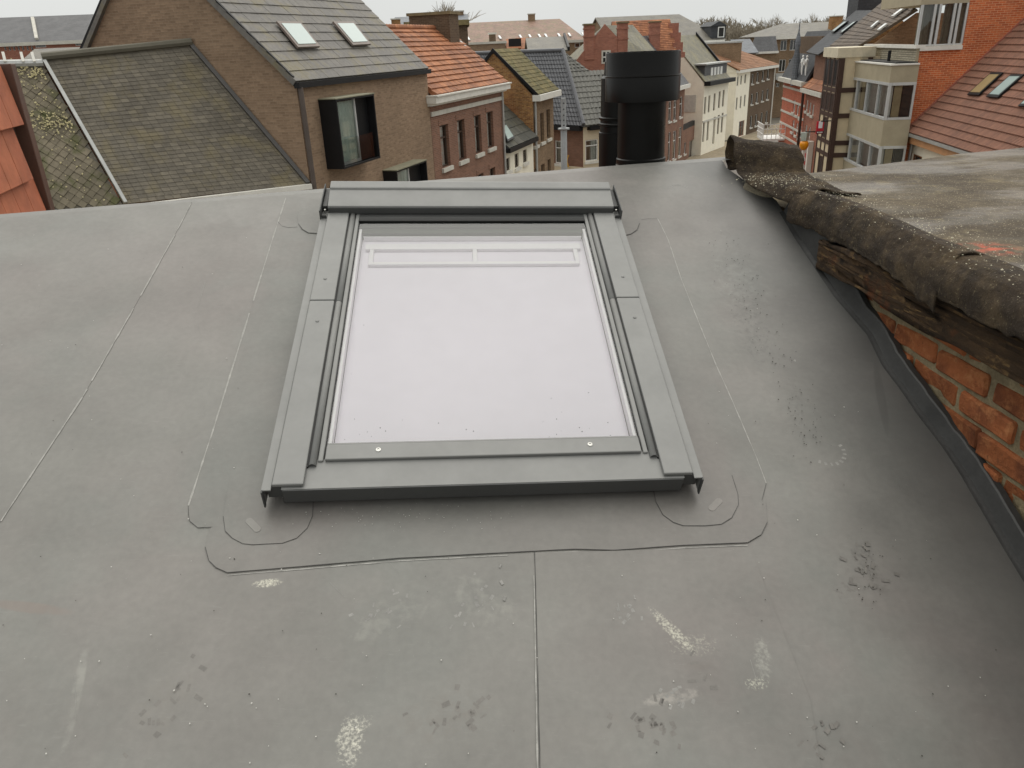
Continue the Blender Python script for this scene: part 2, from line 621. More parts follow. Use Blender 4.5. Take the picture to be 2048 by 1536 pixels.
bl = [(462, 952), (454, 990), (447, 1034), (451, 1064), (465, 1078), (486, 1089), (506, 1091), (565, 1088), (594, 1078), (615, 1058), (625, 1034), (627, 1000), (560, 960), (500, 945)]
sheet('corner_patch', bl, .0020, .0036, M_MEM2)
strip('seam', bl[2:12], .0039, M_LAPSHADE, .0020)
br = [(1307, 985), (1311, 1005), (1325, 1031), (1346, 1046), (1366, 1053), (1410, 1053), (1442, 1050), (1463, 1037), (1476, 1011), (1475, 990), (1463, 952), (1448, 938), (1430, 931), (1400, 925), (1350, 940)]
sheet('corner_patch', br, .0020, .0036, M_MEM2)
strip('seam', br[:11], .0039, M_LAPSHADE, .0020)
tl = [(634, 468), (617, 467), (605, 460), (597, 449), (595, 432), (601, 418), (617, 409), (650, 404), (660, 460)]
sheet('corner_patch', tl, .0020, .0036, M_MEM2)
strip('seam', tl[:4], .0039, M_LAPSHADE, .0034)
strip('seam', [(556, 445), (564, 453), (576, 456), (595, 455)], .0020, M_LAPSHADE, .003)
tr = [(1250, 472), (1262, 469), (1274, 461), (1279, 448), (1276, 434), (1265, 401), (1255, 392), (1230, 400), (1225, 465)]
sheet('corner_patch', tr, .0020, .0036, M_MEM2)
strip('seam', tr[:4], .0039, M_LAPSHADE, .0034)
strip('seam', [(1283, 440), (1300, 438), (1318, 437)], .0020, M_LAPSHADE, .002)
# oval maker's stamps pressed into the lower patches
M_STAMP = membrane('pressed_stamp', False, 1.18)
for (x, y, ang) in ((507, 1052, -48), (1430, 1011, 42)):
    cu, cv = rh(x, y)
    a = math.radians(ang)
    pts = []
    for k in range(20):
        t = 2 * math.pi * k / 20
        lx = .016 * (1 if math.cos(t) > 0 else -1) + .0085 * math.cos(t)
        ly = .0085 * math.sin(t)
        pts.append(rp(cu + lx * math.cos(a) - ly * math.sin(a), cv + lx * math.sin(a) + ly * math.cos(a), .0037))
    obj('stamp', MB().prism(pts, RN * .0008), M_STAMP, house)
# lower lap between two sheets
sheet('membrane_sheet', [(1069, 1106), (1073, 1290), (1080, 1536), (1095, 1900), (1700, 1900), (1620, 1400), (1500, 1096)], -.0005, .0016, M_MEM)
strip('seam', [(1069, 1104), (1072, 1200), (1075, 1330), (1080, 1536), (1084, 1650)], .0022, M_LAPSHADE, .0022)
strip('seam', [(1066, 1106), (1069, 1200), (1071, 1330), (1075, 1536), (1079, 1650)], .0021, M_DUST, .004)

# boot prints: dusty heel arcs and darker tread lugs
M_TRDL = plain('dusty_tread', (.23, .225, .212), .8, amt=.2, sc=30)
M_TRDD = plain('damp_tread', (.136, .128, .116), .5, amt=.2, sc=30)
ml, mdk = MB(), MB()
def lug(mb, u, v, a, lu, lv, w):
    w = .0018 if (v < 1.02 and u > .09) else .0002
    ca_, sa_ = math.cos(a), math.sin(a)
    q = []
    for (x, y) in ((-lu, -lv), (lu, -lv * rnd.uniform(.5, 1)), (lu * rnd.uniform(.7, 1), lv), (-lu, lv * rnd.uniform(.6, 1))):
        q.append(rp(u + x * ca_ - y * sa_, v + x * sa_ + y * ca_, w))
    mb.face(q)
for (x, y, rad, a0, a1, n) in ((1650, 900, .05, -2.2, .3, 9), (1618, 695, .036, -1.0, .9, 6), (1432, 452, .035, -1.2, 1.0, 7), (1360, 380, .04, .6, 2.6, 8), (1600, 712, .03, -2.4, -1.2, 4)):
    u0, v0 = rh(x, y)
    for k in range(n):
        a = a0 + (a1 - a0) * k / (n - 1)
        lug(ml, u0 + rad * math.cos(a), v0 + rad * math.sin(a), a, .0055, .0032 + rnd.uniform(0, .0016), .0009)
for (x, y, ang, ln) in ((905, 1425, .5, .09), (335, 1415, .9, .09), (1270, 1440, .2, .06), (1395, 1333, .1, .03), (1730, 1120, 1.2, .08), (1320, 1470, .4, .05), (1640, 1480, .7, .05)):
    u0, v0 = rh(x, y)
    for k in range(int(ln * 230)):
        du, dv = rnd.gauss(0, ln * .55), rnd.gauss(0, .02)
        u = u0 + du * math.cos(ang) - dv * math.sin(ang)
        v = v0 + du * math.sin(ang) + dv * math.cos(ang)
        lug(mdk, u, v, ang + rnd.choice((0, .7, 1.57)) + rnd.uniform(-.2, .2), rnd.uniform(.004, .010), rnd.uniform(.002, .006), .0019)
for (x, y, ang, ln) in ((760, 1230, .5, .08), (960, 1210, 1.0, .09), (1240, 1220, .8, .06), (1350, 1400, .1, .05)):
    u0, v0 = rh(x, y)
    for k in range(int(ln * 200)):
        du, dv = rnd.gauss(0, ln * .5), rnd.gauss(0, .02)
        lug(ml, u0 + du * math.cos(ang) - dv * math.sin(ang), v0 + du * math.sin(ang) + dv * math.cos(ang), ang + rnd.choice((0, .8)) + rnd.uniform(-.2, .2), rnd.uniform(.003, .007), rnd.uniform(.0012, .004), .0019)
# fine scratches
for (x0, y0, x1, y1) in ((410, 565, 395, 620), (660, 1165, 690, 1195), (775, 1120, 800, 1150), (1360, 1280, 1440, 1302), (150, 1350, 152, 1440), (1500, 1320, 1520, 1385), (1515, 1318, 1533, 1380), (1330, 1390, 1400, 1405), (395, 650, 402, 668)):
    ua, ub = rh(x0, y0), rh(x1, y1)
    t_ = V((ub[0] - ua[0], ub[1] - ua[1], 0)).normalized() * .0006
    wz_ = .0018 if (ua[1] < 1.02 and ua[0] > .09) else .0004
    ml.face([rp(ua[0] - t_.y, ua[1] + t_.x, wz_), rp(ua[0] + t_.y, ua[1] - t_.x, wz_), rp(ub[0] + t_.y * .3, ub[1] - t_.x * .3, wz_), rp(ub[0] - t_.y * .3, ub[1] + t_.x * .3, wz_)])
obj('dusty_boot_prints', ml, M_TRDL, house, kind='stuff')
obj('damp_boot_prints', mdk, M_TRDD, house, kind='stuff')
# upstand against the neighbour's wall
C2 = [(1480, 340), (1520, 368), (1575, 405), (1628, 478), (1657, 510), (1691, 562), (1722, 601), (1776, 681), (1828, 766), (1893, 860), (1935, 912), (1968, 955), (2013, 1026), (2048, 1075), (2140, 1230)]
def upst_top(v):
    uc = crease(v)
    return uc + .03
C2uv = [rh(*c) for c in C2]
def c2h(v):
    return .034 + .08 * max(0.0, min(1.0, (v - 1.85) / .3)) * max(0.0, min(1.0, (2.5 - v) / .12)) + .008 * NZ.noise(V((v * 5, 0, 2))) + .007 * NZ.noise(V((v * 19, 5, 1)))
mb = MB()
def upst(i, j):
    v = 2.50 + (VB - 2.50) * j
    uc, h = crease(v), c2h(v)
    wob = .003 * NZ.noise(V((v * 4, 0, 0)))
    prof = [(-.016, -.0015), (-.010, .000), (-.004, .0025), (0, .004), (.002, .008), (.008, .45), (.014, .9), (.018, 1.0), (.034, 1.04)]
    k = min(int(i * 8), 7)
    t = i * 8 - k
    a, b = prof[k], prof[k + 1]
    du = a[0] + (b[0] - a[0]) * t
    ww = a[1] + (b[1] - a[1]) * t
    if k >= 4:
        ww = .008 + (ww - .008) * h
    du -= max(0.0, du) * .45 * max(0.0, min(1.0, (v - 1.85) / .3))
    return rp(uc + du + wob, v, ww + .018 * max(0.0, min(1.0, (2.75 - v) / .15)))
mb.grid(upst, 16, 200)
o = obj('upstand', mb, M_UPST, house, smooth=22)
# pebbled bits on the membrane: crumbs of mortar and moss
mw, md = MB(), MB()
def crumb(mb, x, y, r, w=0.004):
    u, v = rh(x, y)
    h = r * rnd.uniform(.4, .9)
    a0 = rnd.random() * 6
    ring = [rp(u + r * rnd.uniform(.6, 1.1) * math.cos(a0 + k * 1.257), v + r * rnd.uniform(.6, 1.1) * math.sin(a0 + k * 1.257), w) for k in range(5)]
    top = rp(u, v, w + h)
    for k in range(5):
        mb.face([ring[k], ring[(k + 1) % 5], top])
for k in range(150):
    x, y = rnd.uniform(0, 2000), rnd.uniform(450, 1530)
    if 520 < x < 1410 and y < 1010:
        continue
    if x > 1430 + (y - 320) * .72:
        continue
    crumb(mw, x, y, rnd.uniform(.0008, .0021))
for k in range(60):
    crumb(mw, rnd.gauss(800, 130), rnd.gauss(1035, 12), rnd.uniform(.0006, .0014), .0048)
for k in range(110):
    t = rnd.random() ** .7
    crumb(md, 1545 + 75 * t + rnd.gauss(0, 12), 470 + 60 * t + rnd.gauss(0, 14), rnd.uniform(.0015, .0045))
for k in range(170):
    t = rnd.random()
    crumb(md, 1440 + 190 * t + rnd.gauss(0, 18), 470 + 420 * t + rnd.gauss(0, 30), rnd.uniform(.0009, .0026))
for k in range(40):
    crumb(md, rnd.gauss(1735, 14), rnd.gauss(1150, 35), rnd.uniform(.0009, .0025))
for k in range(60):
    x, y = rnd.uniform(0, 2000), rnd.uniform(450, 1530)
    if not (520 < x < 1410 and y < 1010) and x < 1430 + (y - 320) * .72:
        crumb(md, x, y, rnd.uniform(.0008, .002))
o = obj('mortar_crumbs', mw, plain('pale_crumbs', (.55, .54, .5), .8), None, kind='stuff')
tag(o, 'tiny pale mortar crumbs scattered over the grey membrane', 'debris')
o = obj('moss_crumbs', md, plain('dark_crumbs', (.045, .04, .032), .9), None, kind='stuff')
tag(o, 'dark crumbs of moss and bitumen scattered on the grey membrane', 'debris')

# ================================================================ roof window
HS = 1.40
def sp(u, v, w=0.0):
    return CAM + RU * (u + .081) + RV * (v + (u * .010)) + RN * (w - HS)
def sbox(mb, u0, u1, v0, v1, w0, w1):
    o = sp(u0, v0, w0)
    a, b = sp(u1, v0, w0) - o, sp(u0, v1, w0) - o
    return mb.box(o, a, b, RN * (w1 - w0))
def metal(name, c, rough=.38):
    m = Mat(name, c, rough, .5, .1)
    p = m.pos()
    m.vary(p, 4, .05)
    m.vary(m.pos((1, 1, 1)), 45, .03)
    sp_ = m.voro(p, 70)
    m.over(m.ramp(sp_, .02, .04, .35, 0), (.6, .6, .55))
    m.setrough(m.ramp(m.noise(p, 9, 5), .3, .7, rough - .06, rough + .1))
    return m.done()
M_ALU = metal('grey_lacquered_aluminium', (.198, .199, .192), .5)
M_ALU2 = metal('dark_grey_aluminium', (.06, .061, .06), .5)
M_GASK = plain('black_gasket', (.012, .012, .012), .6)
M_WHITE = plain('white_lacquer', (.80, .775, .79), .4, amt=.03)
M_BLIND = plain('pale_blind_fabric', (.75, .705, .765), .8, amt=.035, sc=1.6)
M_STEEL = plain('bright_steel', (.55, .55, .52), .3, metal=.9)
M_GLASS = glassy('roof_window_glass', (.93, .95, .94, 1), .8)
skl = thing('roof_window', rp(.08, 1.8, 0), 'grey aluminium framed pivot roof window glazed over a white blind', 'skylight')
def sk(name, boxes, mat, parent=skl, bevel=.0015, label=None):
    mb = MB()
    for b in boxes:
        sbox(mb, *b)
    return obj(name, mb, mat, parent, bevel=bevel, label=label)
# curb below
sk('curb', [(-.485, -.39, 1.195, 2.53, -.079, -.046), (.39, .485, 1.195, 2.53, -.079, -.046), (-.3899, .3899, 1.195, 1.27, -.079, -.046), (-.3899, .3899, 2.36, 2.53, -.079, -.046)], M_MEM2, bevel=.004)
for sg in (-1, 1):
    q = lambda a, b: (min(sg * a, sg * b), max(sg * a, sg * b))
    o = sk('side_flashing', [(*q(.497, .519), 1.168, 2.40, -.012, -.008), (*q(.5155, .519), 1.168, 2.40, -.060, -.0121)], M_ALU, bevel=.0012)
    for (v0, v1, dw) in ((1.178, 1.879, 0), (1.8815, 2.44, .0008)):
        cov = sk('side_cover', [(*q(.424, .4955), v0, v1, -.011, -.0005 + dw)], M_ALU, bevel=.003)
        for vr in ((1.987, ) if v0 > 1.5 else (1.78,)):
            u0, w0 = sg * .462, -.0005 + dw
            obj('rivet', MB().lathe(sp(u0, vr, w0), [(.0055, 0), (.005, .0015), (.003, .0027), (.001, .003)], 14, RN), M_ALU, cov, smooth=50)
    # rounded sash profile with a hollow end, then a thin bead
    for (v0, v1) in ((1.238, 1.876), (1.8785, 2.40)):
        mb = MB()
        n = 8
        prev = None
        for k in range(n + 1):
            a = math.pi * k / n
            u = sg * (.4115 + .0085 * math.cos(a))
            wv = -.010 + .009 * math.sin(a)
            cur = (sp(u, v0, wv), sp(u, v1, wv))
            if prev:
                mb.face([prev[0], cur[0], cur[1], prev[1]])
            prev = cur
        sp_o = obj('sash_profile', mb, M_ALU, skl, smooth=60)
        md_ = sp_o.modifiers.new('thick', 'SOLIDIFY')
        md_.thickness, md_.offset = .0012, 0
    sk('sash_bead', [(*q(.388, .4005), 1.252, 2.38, -.02, -.006)], M_ALU, bevel=.003)
    sk('gasket', [(*q(.4206, .4235), 1.235, 2.40, -.03, -.0065), (*q(.4008, .403), 1.24, 2.39, -.03, -.012), (*q(.3845, .3878), 1.255, 2.38, -.03, -.0125)], M_GASK, bevel=0)
    sk('reveal', [(*q(.376, .3845), 1.30, 2.30, -.045, -.018)], M_WHITE, bevel=0)
    # end plate of the lower frame
    sk('end_plate', [(*q(.5146, .5188), 1.160, 1.171, -.062, -.0075)], M_ALU2, bevel=.002)
    sk('frame_corner', [(*q(.472, .509), 1.180, 1.20, -.048, -.013)], M_ALU2, bevel=.001)
    # bracket at the hood
    br_ = sk('hinge_bracket', [(*q(.5155, .5195), 2.345, 2.53, -.014, .026), (*q(.498, .5145), 2.352, 2.356, -.013, .004), (*q(.499, .5145), 2.40, 2.52, -.013, .012)], M_ALU2, bevel=.0015)
    sk('bracket_screw', [(*q(.503, .510), 2.385, 2.392, .0, .006)], M_STEEL, br_, bevel=.002)
# bottom cover plate, dark front face, sash bottom bar
sk('bottom_plate', [(-.475, .475, 1.172, 1.262, -.014, -.0115)], M_ALU, bevel=.001)
sk('front_face', [(-.472, .472, 1.168, 1.1715, -.053, -.0118)], M_ALU2, bevel=.0012)
sk('drip_edge', [(-.478, .478, 1.180, 1.194, -.070, -.053)], M_ALU2, bevel=.0012)
sb = sk('sash_bottom_bar', [(-.3835, .3835, 1.2525, 1.300, -.0113, -.002), (-.3835, .3835, 1.3004, 1.3085, -.0113, -.0045)], M_ALU, bevel=.0025)
for u0 in (-.259, .258):
    o = obj('screw', MB().lathe(sp(u0, 1.279, -.002), [(.0062, 0), (.006, .0016), (.0034, .0022), (.0032, .0004)], 18, RN), M_STEEL, sb, smooth=40)
# glass, blind and the ventilation flap showing through
obj('glass_pane', MB().face([sp(-.3844, 1.3005, -.01), sp(.3844, 1.3005, -.01), sp(.3844, 2.33, -.01), sp(-.3844, 2.33, -.01)]), M_GLASS, skl)
sk('blind', [(-.375, .375, 1.302, 2.281, -.052, -.048)], M_BLIND, bevel=0)
vb = sk('ventilation_flap', [(-.36, .36, 2.205, 2.236, -.0478, -.036), (-.345, .345, 2.116, 2.131, -.0478, -.036)] + [(a, a + .014, 2.1315, 2.2045, -.0476, -.037) for a in (-.345, -.006, .333)], M_WHITE, bevel=.001)
sk('flap_rail', [(-.37, .37, 2.270, 2.2725, -.0475, -.030)], M_WHITE, vb, bevel=0)
M_TOPREFL = plain('dark_glass_reflection', (.07, .085, .06), .25)  # strip colour stands in for the dark reflection and shadow below the hood
sk('top_reflection_strip', [(-.378, .378, 2.2815, 2.329, -.06, -.022)], M_TOPREFL, bevel=0)
sk('top_gasket', [(-.388, .388, 2.3305, 2.345, -.03, -.004), (-.388, .388, 2.3005, 2.303, -.018, -.0115)], M_GASK, bevel=0)
sk('top_frame', [(-.388, .388, 2.3455, 2.42, -.03, -.006)], M_ALU2, bevel=.001)
spk = MB()
for k in range(26):
    u_, v_ = rnd.uniform(-.37, .37), 1.312 + abs(rnd.gauss(0, .05)) * (1 if k % 3 else 4)
    r_ = rnd.uniform(.0007, .0019)
    a_ = rnd.random() * 6
    spk.face([sp(u_ + r_ * math.cos(a_ + q_ * 1.257), v_ + r_ * math.sin(a_ + q_ * 1.257), -.0094) for q_ in range(5)])
obj('dirt_specks', spk, M_GASK, skl, kind='stuff')
# hood
mb = MB()
prof = [(2.384, -.004), (2.379, .020), (2.381, .0235), (2.392, .0255), (2.455, .034), (2.4705, .0355), (2.4715, .040), (2.476, .0425), (2.508, .046), (2.522, .040), (2.53, .02), (2.53, -.07), (2.45, -.07), (2.45, -.004)]
n = len(prof)
for uu in (-.494, .494):
    for (v, w_) in prof:
        mb.v.append(sp(uu, v, w_))
for k in range(n):
    j = (k + 1) % n
    mb.f.append((k, j, n + j, n + k))
mb.f.append(tuple(range(n - 1, -1, -1)))
mb.f.append(tuple(range(n, 2 * n)))
hood = obj('hood', mb, M_ALU, skl, bevel=.0008)
sk('hood_lip', [(-.4935, .4935, 2.3745, 2.3785, -.004, .0195)], M_ALU2, hood, bevel=.001)
# ================================================================ neighbour's bitumen roof
ZN = CAM.z - .52
TOP = Plane((0, 0, ZN), (0, 0, 1))
def bitumen():
    m = Mat('mineral_bitumen', lin(72, 63, 51), .85, .3)
    p = m.pos()
    m.over(m.ramp(m.noise(p, 3.2, 6), .4, .62), lin(90, 80, 65))
    m.over(m.ramp(m.noise(m.pos((1, 2.2, 1)), 2.1, 6), .54, .68, 0, .5), lin(104, 100, 93))
    m.over(m.ramp(m.noise(p, 9, 8, .65), .56, .72, 0, .6), lin(132, 120, 92))
    m.vary(p, 30, .22, 5)
    m.over(m.ramp(m.voro(p, 95), .10, .17, .85, 0), lin(188, 178, 152))
    m.over(m.ramp(m.noise(p, 170, 2), .62, .70, 0, .6), lin(160, 148, 120))
    # wet patch
    wet = m.ramp(m.noise(m.pos((1, 1.8, 1)), 1.7, 4), .5, .6)
    m.setrough(m.ramp(wet, 0, 1, .9, .42))
    m.bump(m.noise(p, 220, 3), .5, .004)
    m.bump(m.noise(p, 14, 6), .5, .02)
    for c in ((1778, 452), (1985, 490), (1860, 480)):
        q = TOP.hit(*c)
        sub = m.new('ShaderNodeVectorMath', operation='DISTANCE')
        m.l.new(p, sub.inputs[0])
        sub.inputs[1].default_value = q
        e = m.ramp(sub.outputs['Value'], .01, .085, 1, 0)
        f = m.ramp(m.noise(p, 40, 4), .45, .6)
        m.over(m.math('MULTIPLY', e, m.math('MULTIPLY', f, .8)), lin(190, 92, 70))
    return m.done()
M_BIT = bitumen()
def granules():
    m = Mat('bitumen_edge', lin(62, 52, 42), .9, .3)
    p = m.pos()
    m.vary(p, 6, .2, 6)
    m.over(m.ramp(m.noise(p, 13, 7, .6), .45, .65, 0, .7), lin(104, 88, 66))
    m.over(m.ramp(m.noise(p, 5, 6, .6), .5, .66, 0, .6), lin(44, 38, 32))
    m.over(m.ramp(m.noise(p, 48, 6, .75), .6, .7, 0, .6), lin(146, 132, 100))
    m.over(m.ramp(m.voro(p, 150), .10, .18, .5, 0), lin(136, 124, 100))
    m.over(m.ramp(m.noise(p, 120, 3, .7), .62, .72, 0, .6), lin(172, 158, 124))
    m.bump(m.noise(p, 150, 4, .75), 1.0, .010)
    m.bump(m.noise(p, 30, 6, .7), .7, .02)
    return m.done()
M_GRAN = granules()
nb = thing('bitumen_roofed_building', (2.4, 1.0, 0), 'neighbouring building with weathered brown bitumen flat roof and exposed brick edge', 'building')
# roll line (outer brink of the flat top) as x(y)
rl = [TOP.hit(*c) for c in ((1514, 357), (1590, 378), (1673, 403), (1745, 432), (1839, 478), (1921, 510), (2048, 562))]
RL = [(p.x, p.y) for p in rl] + [(rl[-1].x + .03, -2.2)]
def brink(y):
    return lerp_tab(RL, y)
fe = [TOP.hit(*c) for c in ((1589, 348), (1807, 322), (2048, 295))]
def far_y(x):
    return fe[0].y + (x - fe[0].x) * (fe[2].y - fe[0].y) / (fe[2].x - fe[0].x)
mb = MB()
def topf(i, j):
    y0 = -2.2 + (3.02 + 2.2) * j
    x = brink(y0) + .05 + (4.6 - brink(y0)) * i ** 1.4
    y = y0 + (far_y(x) - 3.02) * j ** 3
    d = 1 - min(1, i * 3)
    return V((x, y, ZN + .006 * NZ.noise(V((x * 3, y * 3, 0))) - .012 * NZ.noise(V((x * 1.2, y * 1.2, 7)))))
mb.grid(topf, 50, 90)
obj('bitumen_sheet', mb, M_BIT, nb, smooth=70)
# side and body
def edge_roll(name, y0, y1, lift, hang, seed, ny):
    mb = MB()
    def f(i, j):
        y = y0 + (y1 - y0) * j
        x0 = brink(y)
        ctl = [(.060, -.2), (.045, .3), (.022, .8), (-.006, .7), (-.026, -.016), (-.038, -.042), (-.045, -.078), (-.047, -.112), (-.045, -.136)]
        k = min(int(i * 8), 7)
        tt = i * 8 - k
        A_, B_ = ctl[k], ctl[k + 1]
        za = A_[1] * lift if A_[1] >= -.001 or k == 0 else A_[1] * hang / .14
        zb_ = B_[1] * lift if B_[1] >= -.001 else B_[1] * hang / .14
        px_, pz = x0 + A_[0] + (B_[0] - A_[0]) * tt, za + (zb_ - za) * tt
        e = min(1, i / .25)
        nz = (NZ.noise(V((y * 3.5, i * 2.2, seed))) * .007 + NZ.noise(V((y * 13, i * 6, seed))) * .004 + NZ.noise(V((y * 42, i * 16, seed))) * .0022) * e
        jag = (.022 * NZ.noise(V((y * 5, 9, seed))) + .010 * NZ.noise(V((y * 23, 1, seed)))) * max(0, (i - .7) / .3)
        if name == 'edge_flap':
            jag -= .045 * max(0, (j - .72) / .28) ** 1.5 * max(0, (i - .6) / .4)
        return V((px_ - nz, y, ZN + pz + nz * .5 + jag))
    mb.grid(f, 32, int(ny * 1.6))
    o = obj('bitumen_edge', mb, M_GRAN, nb, smooth=80)
    sm = o.modifiers.new('thick', 'SOLIDIFY')
    sm.thickness, sm.offset = .005, -1
    return o
YL = TOP.hit(1822, 512).y
edge_roll('edge_flap', 2.80, YL - .02, .014, .108, 3.0, 110)
edge_roll('edge', YL + .10, -2.2, .001, .108, 8.0, 220)
# sheet end curled up at the far corner, running on to the edge
ca, cb = TOP.hit(1459, 345), TOP.hit(1592, 352)
cpath = [(.035, .012), (.075, .035), (.085, .075), (.065, .115), (.02, .138), (-.03, .122), (-.058, .085), (-.070, .045), (-.095, .018), (-.16, .012), (-.25, .010), (-.36, .008), (-.48, .006)]
mb = MB()
def curl(i, j):
    k = min(int(j * 12), 11)
    t = j * 12 - k
    a, b = cpath[k], cpath[k + 1]
    y, z = a[0] + (b[0] - a[0]) * t, a[1] + (b[1] - a[1]) * t
    ax = ca + (cb - ca) * i
    fwd = max(0.0, min(1.0, (j - .62) / .38))
    xl = ax.x + fwd * (brink(ax.y + y) - .035 - ca.x) * (1 - i) + fwd * .05 * i
    nz = .014 * NZ.noise(V((i * 3.2, j * 5, 2))) + .006 * NZ.noise(V((i * 11, j * 14, 4)))
    droop = -.05 * fwd * max(0, (.22 - i) / .22) ** 1.5
    sc_ = 1 - .18 * i
    return V((xl + .010 * NZ.noise(V((j * 9, i, 3))), ax.y + y + .12 * i * (j < .62) * 0 + nz * .6, ZN - .012 + z * (sc_ if j < .62 else 1) + nz * (.6 + fwd) + droop + .012))
mb.grid(curl, 36, 64)
o = obj('curled_flap', mb, M_GRAN, nb, smooth=70)
sm = o.modifiers.new('thick', 'SOLIDIFY')
sm.thickness = .006
# wall plane below the edge: brick courses, mortar and a weathered board
wv = V((crease(2.2), 2.2))
WP0, WP1 = rp(crease(1.0) + .042, 1.0), rp(crease(2.3) + .042, 2.3)
wd = V((WP1.x - WP0.x, WP1.y - WP0.y, 0)).normalized()      # runs away from us
wnn = V((-wd.y, wd.x, 0))                                   # faces left, towards our roof
WALLP = Plane((WP0.x, WP0.y, 0), wnn)
def wp(s, z, out=0.0):
    return V((WP0.x, WP0.y, 0)) + wd * s + wnn * out + V((0, 0, z))
def wsz(x, y, out=0.0):
    q = Plane(WALLP.p + wnn * out, wnn).hit(x, y)
    return (q - WALLP.p).dot(wd), q.z
def brickmat():
    m = Mat('crumbling_brick', lin(150, 90, 56), .92, .2)
    p = m.pos()
    m.over(m.ramp(m.noise(p, 9, 6), .42, .62), lin(118, 70, 46))
    m.over(m.ramp(m.noise(p, 26, 7, .7), .5, .68, 0, .8), lin(172, 116, 76))
    m.over(m.ramp(m.noise(p, 55, 6, .7), .58, .7, 0, .8), lin(84, 58, 42))
    m.rnd_obj(.22)
    m.bump(m.noise(p, 60, 8, .7), .7, .012)
    m.bump(m.noise(p, 14, 5), .5, .03)
    return m.done()
M_OLDB = brickmat()
M_MORT = plain('old_lime_mortar', lin(128, 116, 92), .95, .2, amt=.35, sc=14, bumpy=.8)
mb = MB()
z_t = ZN - .10
mb.box(wp(-3.2, 0, -.012), wd * 5.35, wnn * -.3, V((0, 0, z_t)))
core = obj('wall_core', mb, M_MORT, nb)
def rough_brick(L, H, D, seed):
    bm = bmesh.new()
    bmesh.ops.create_cube(bm, size=1)
    bmesh.ops.scale(bm, vec=(L, D, H), verts=bm.verts)
    bmesh.ops.bevel(bm, geom=bm.edges[:], offset=.006, segments=1, affect='EDGES')
    bmesh.ops.subdivide_edges(bm, edges=[e for e in bm.edges if e.calc_length() > .03], cuts=2, use_grid_fill=True)
    for v_ in bm.verts:
        c = v_.co
        k = NZ.noise_vector(V((c.x * 22 + seed * 7, c.y * 22, c.z * 22 + seed)))
        v_.co += V((k.x * .003, k.y * .007, k.z * .004))
    me = bpy.data.meshes.new('brick')
    bm.to_mesh(me)
    bm.free()
    uvmap(me)
    for p_ in me.polygons:
        p_.use_smooth = True
    me.set_sharp_from_angle(angle=math.radians(35))
    me.materials.append(M_OLDB)
    return me
bmeshes = [rough_brick(.205, .060, .1, k) for k in range(5)]
course = .072
zz0 = ZN - .198
for r in range(15):
    z = zz0 - course * (r + .5)
    for k in range(-9, 10):
        s = k * .218 + (.109 if r % 2 else 0) + rnd.uniform(-.008, .008)
        # only where the wall is above our membrane
        pw = wp(s, z)
        if (pw - ROOF.p).dot(RN) < -.03 or s > 1.75 or s < -1.6:
            continue
        o = bpy.data.objects.new('brick', bmeshes[rnd.randrange(5)])
        COL.objects.link(o)
        o.parent = nb
        o.location = wp(s, z, -.055 + rnd.uniform(-.008, .006)) - nb.location
        o.rotation_euler = (rnd.uniform(-.03, .03), rnd.uniform(-.03, .03), math.atan2(wd.y, wd.x) + rnd.uniform(-.03, .03))
def timber():
    m = Mat('weathered_timber', lin(74, 56, 37), .85, .25)
    p = m.coords('UV', (1.2, 26, 1))
    m.over(m.ramp(m.noise(p, 2.2, 8, .7), .42, .62), lin(42, 32, 22))
    m.over(m.ramp(m.noise(p, 5, 6, .7), .55, .7, 0, .8), lin(140, 112, 72))
    q = m.pos()
    m.over(m.ramp(m.noise(q, 6, 5), .55, .7, 0, .7), lin(120, 62, 26))
    m.bump(m.noise(p, 3, 8, .75), 1.0, .03)
    return m.done()
M_TIM = timber()
def board(z0, z1, out, thick, seed, y0=-3.0, y1=1.06):
    mb = MB()
    def f(i, j):
        s = y0 + (y1 - y0) * i
        z = z0 + (z1 - z0) * j
        split = 0
        for k in range(4):
            zc = .15 + .22 * k + .04 * NZ.noise(V((s * 1.3, k * 5, seed)))
            dd = abs(j - zc)
            if dd < .05:
                split -= .020 * (1 - dd / .05) * (.4 + .6 * max(0, NZ.noise(V((s * 1.1, k * 3, seed + 4))) + .5))
        g = .005 * NZ.noise(V((s * 3, j * 30, seed)))
        rag = .006 * NZ.noise(V((s * 7, j * 2, seed + 2))) * (abs(j - .5) * 2) ** 4
        return wp(s, z + rag, out + split + g)
    mb.grid(f, 160, 28)
    n0 = len(mb.v)
    o = obj('edge_board', mb, M_TIM, nb, smooth=50)
    sm = o.modifiers.new('thick', 'SOLIDIFY')
    sm.thickness, sm.offset = thick, -1
    return o
board(ZN - .212, ZN - .120, .026, .03, 1.0)
# lump of mortar in the open corner
mb = MB()
c0 = rpx(1508, 385)
c0 = V((c0.x + .03, c0.y, c0.z + .045))
mb.lathe(c0 - V((0, 0, .06)), [(.01, 0), (.05, .01), (.06, .03), (.05, .05), (.02, .065)], 12)
for v_ in mb.v:
    k = NZ.noise_vector(v_ * 14)
    v_ += k * .03
o = obj('mortar_lump', mb, plain('grey_mortar', lin(120, 112, 95), .95, amt=.3, sc=12, bumpy=.8), nb, smooth=30)
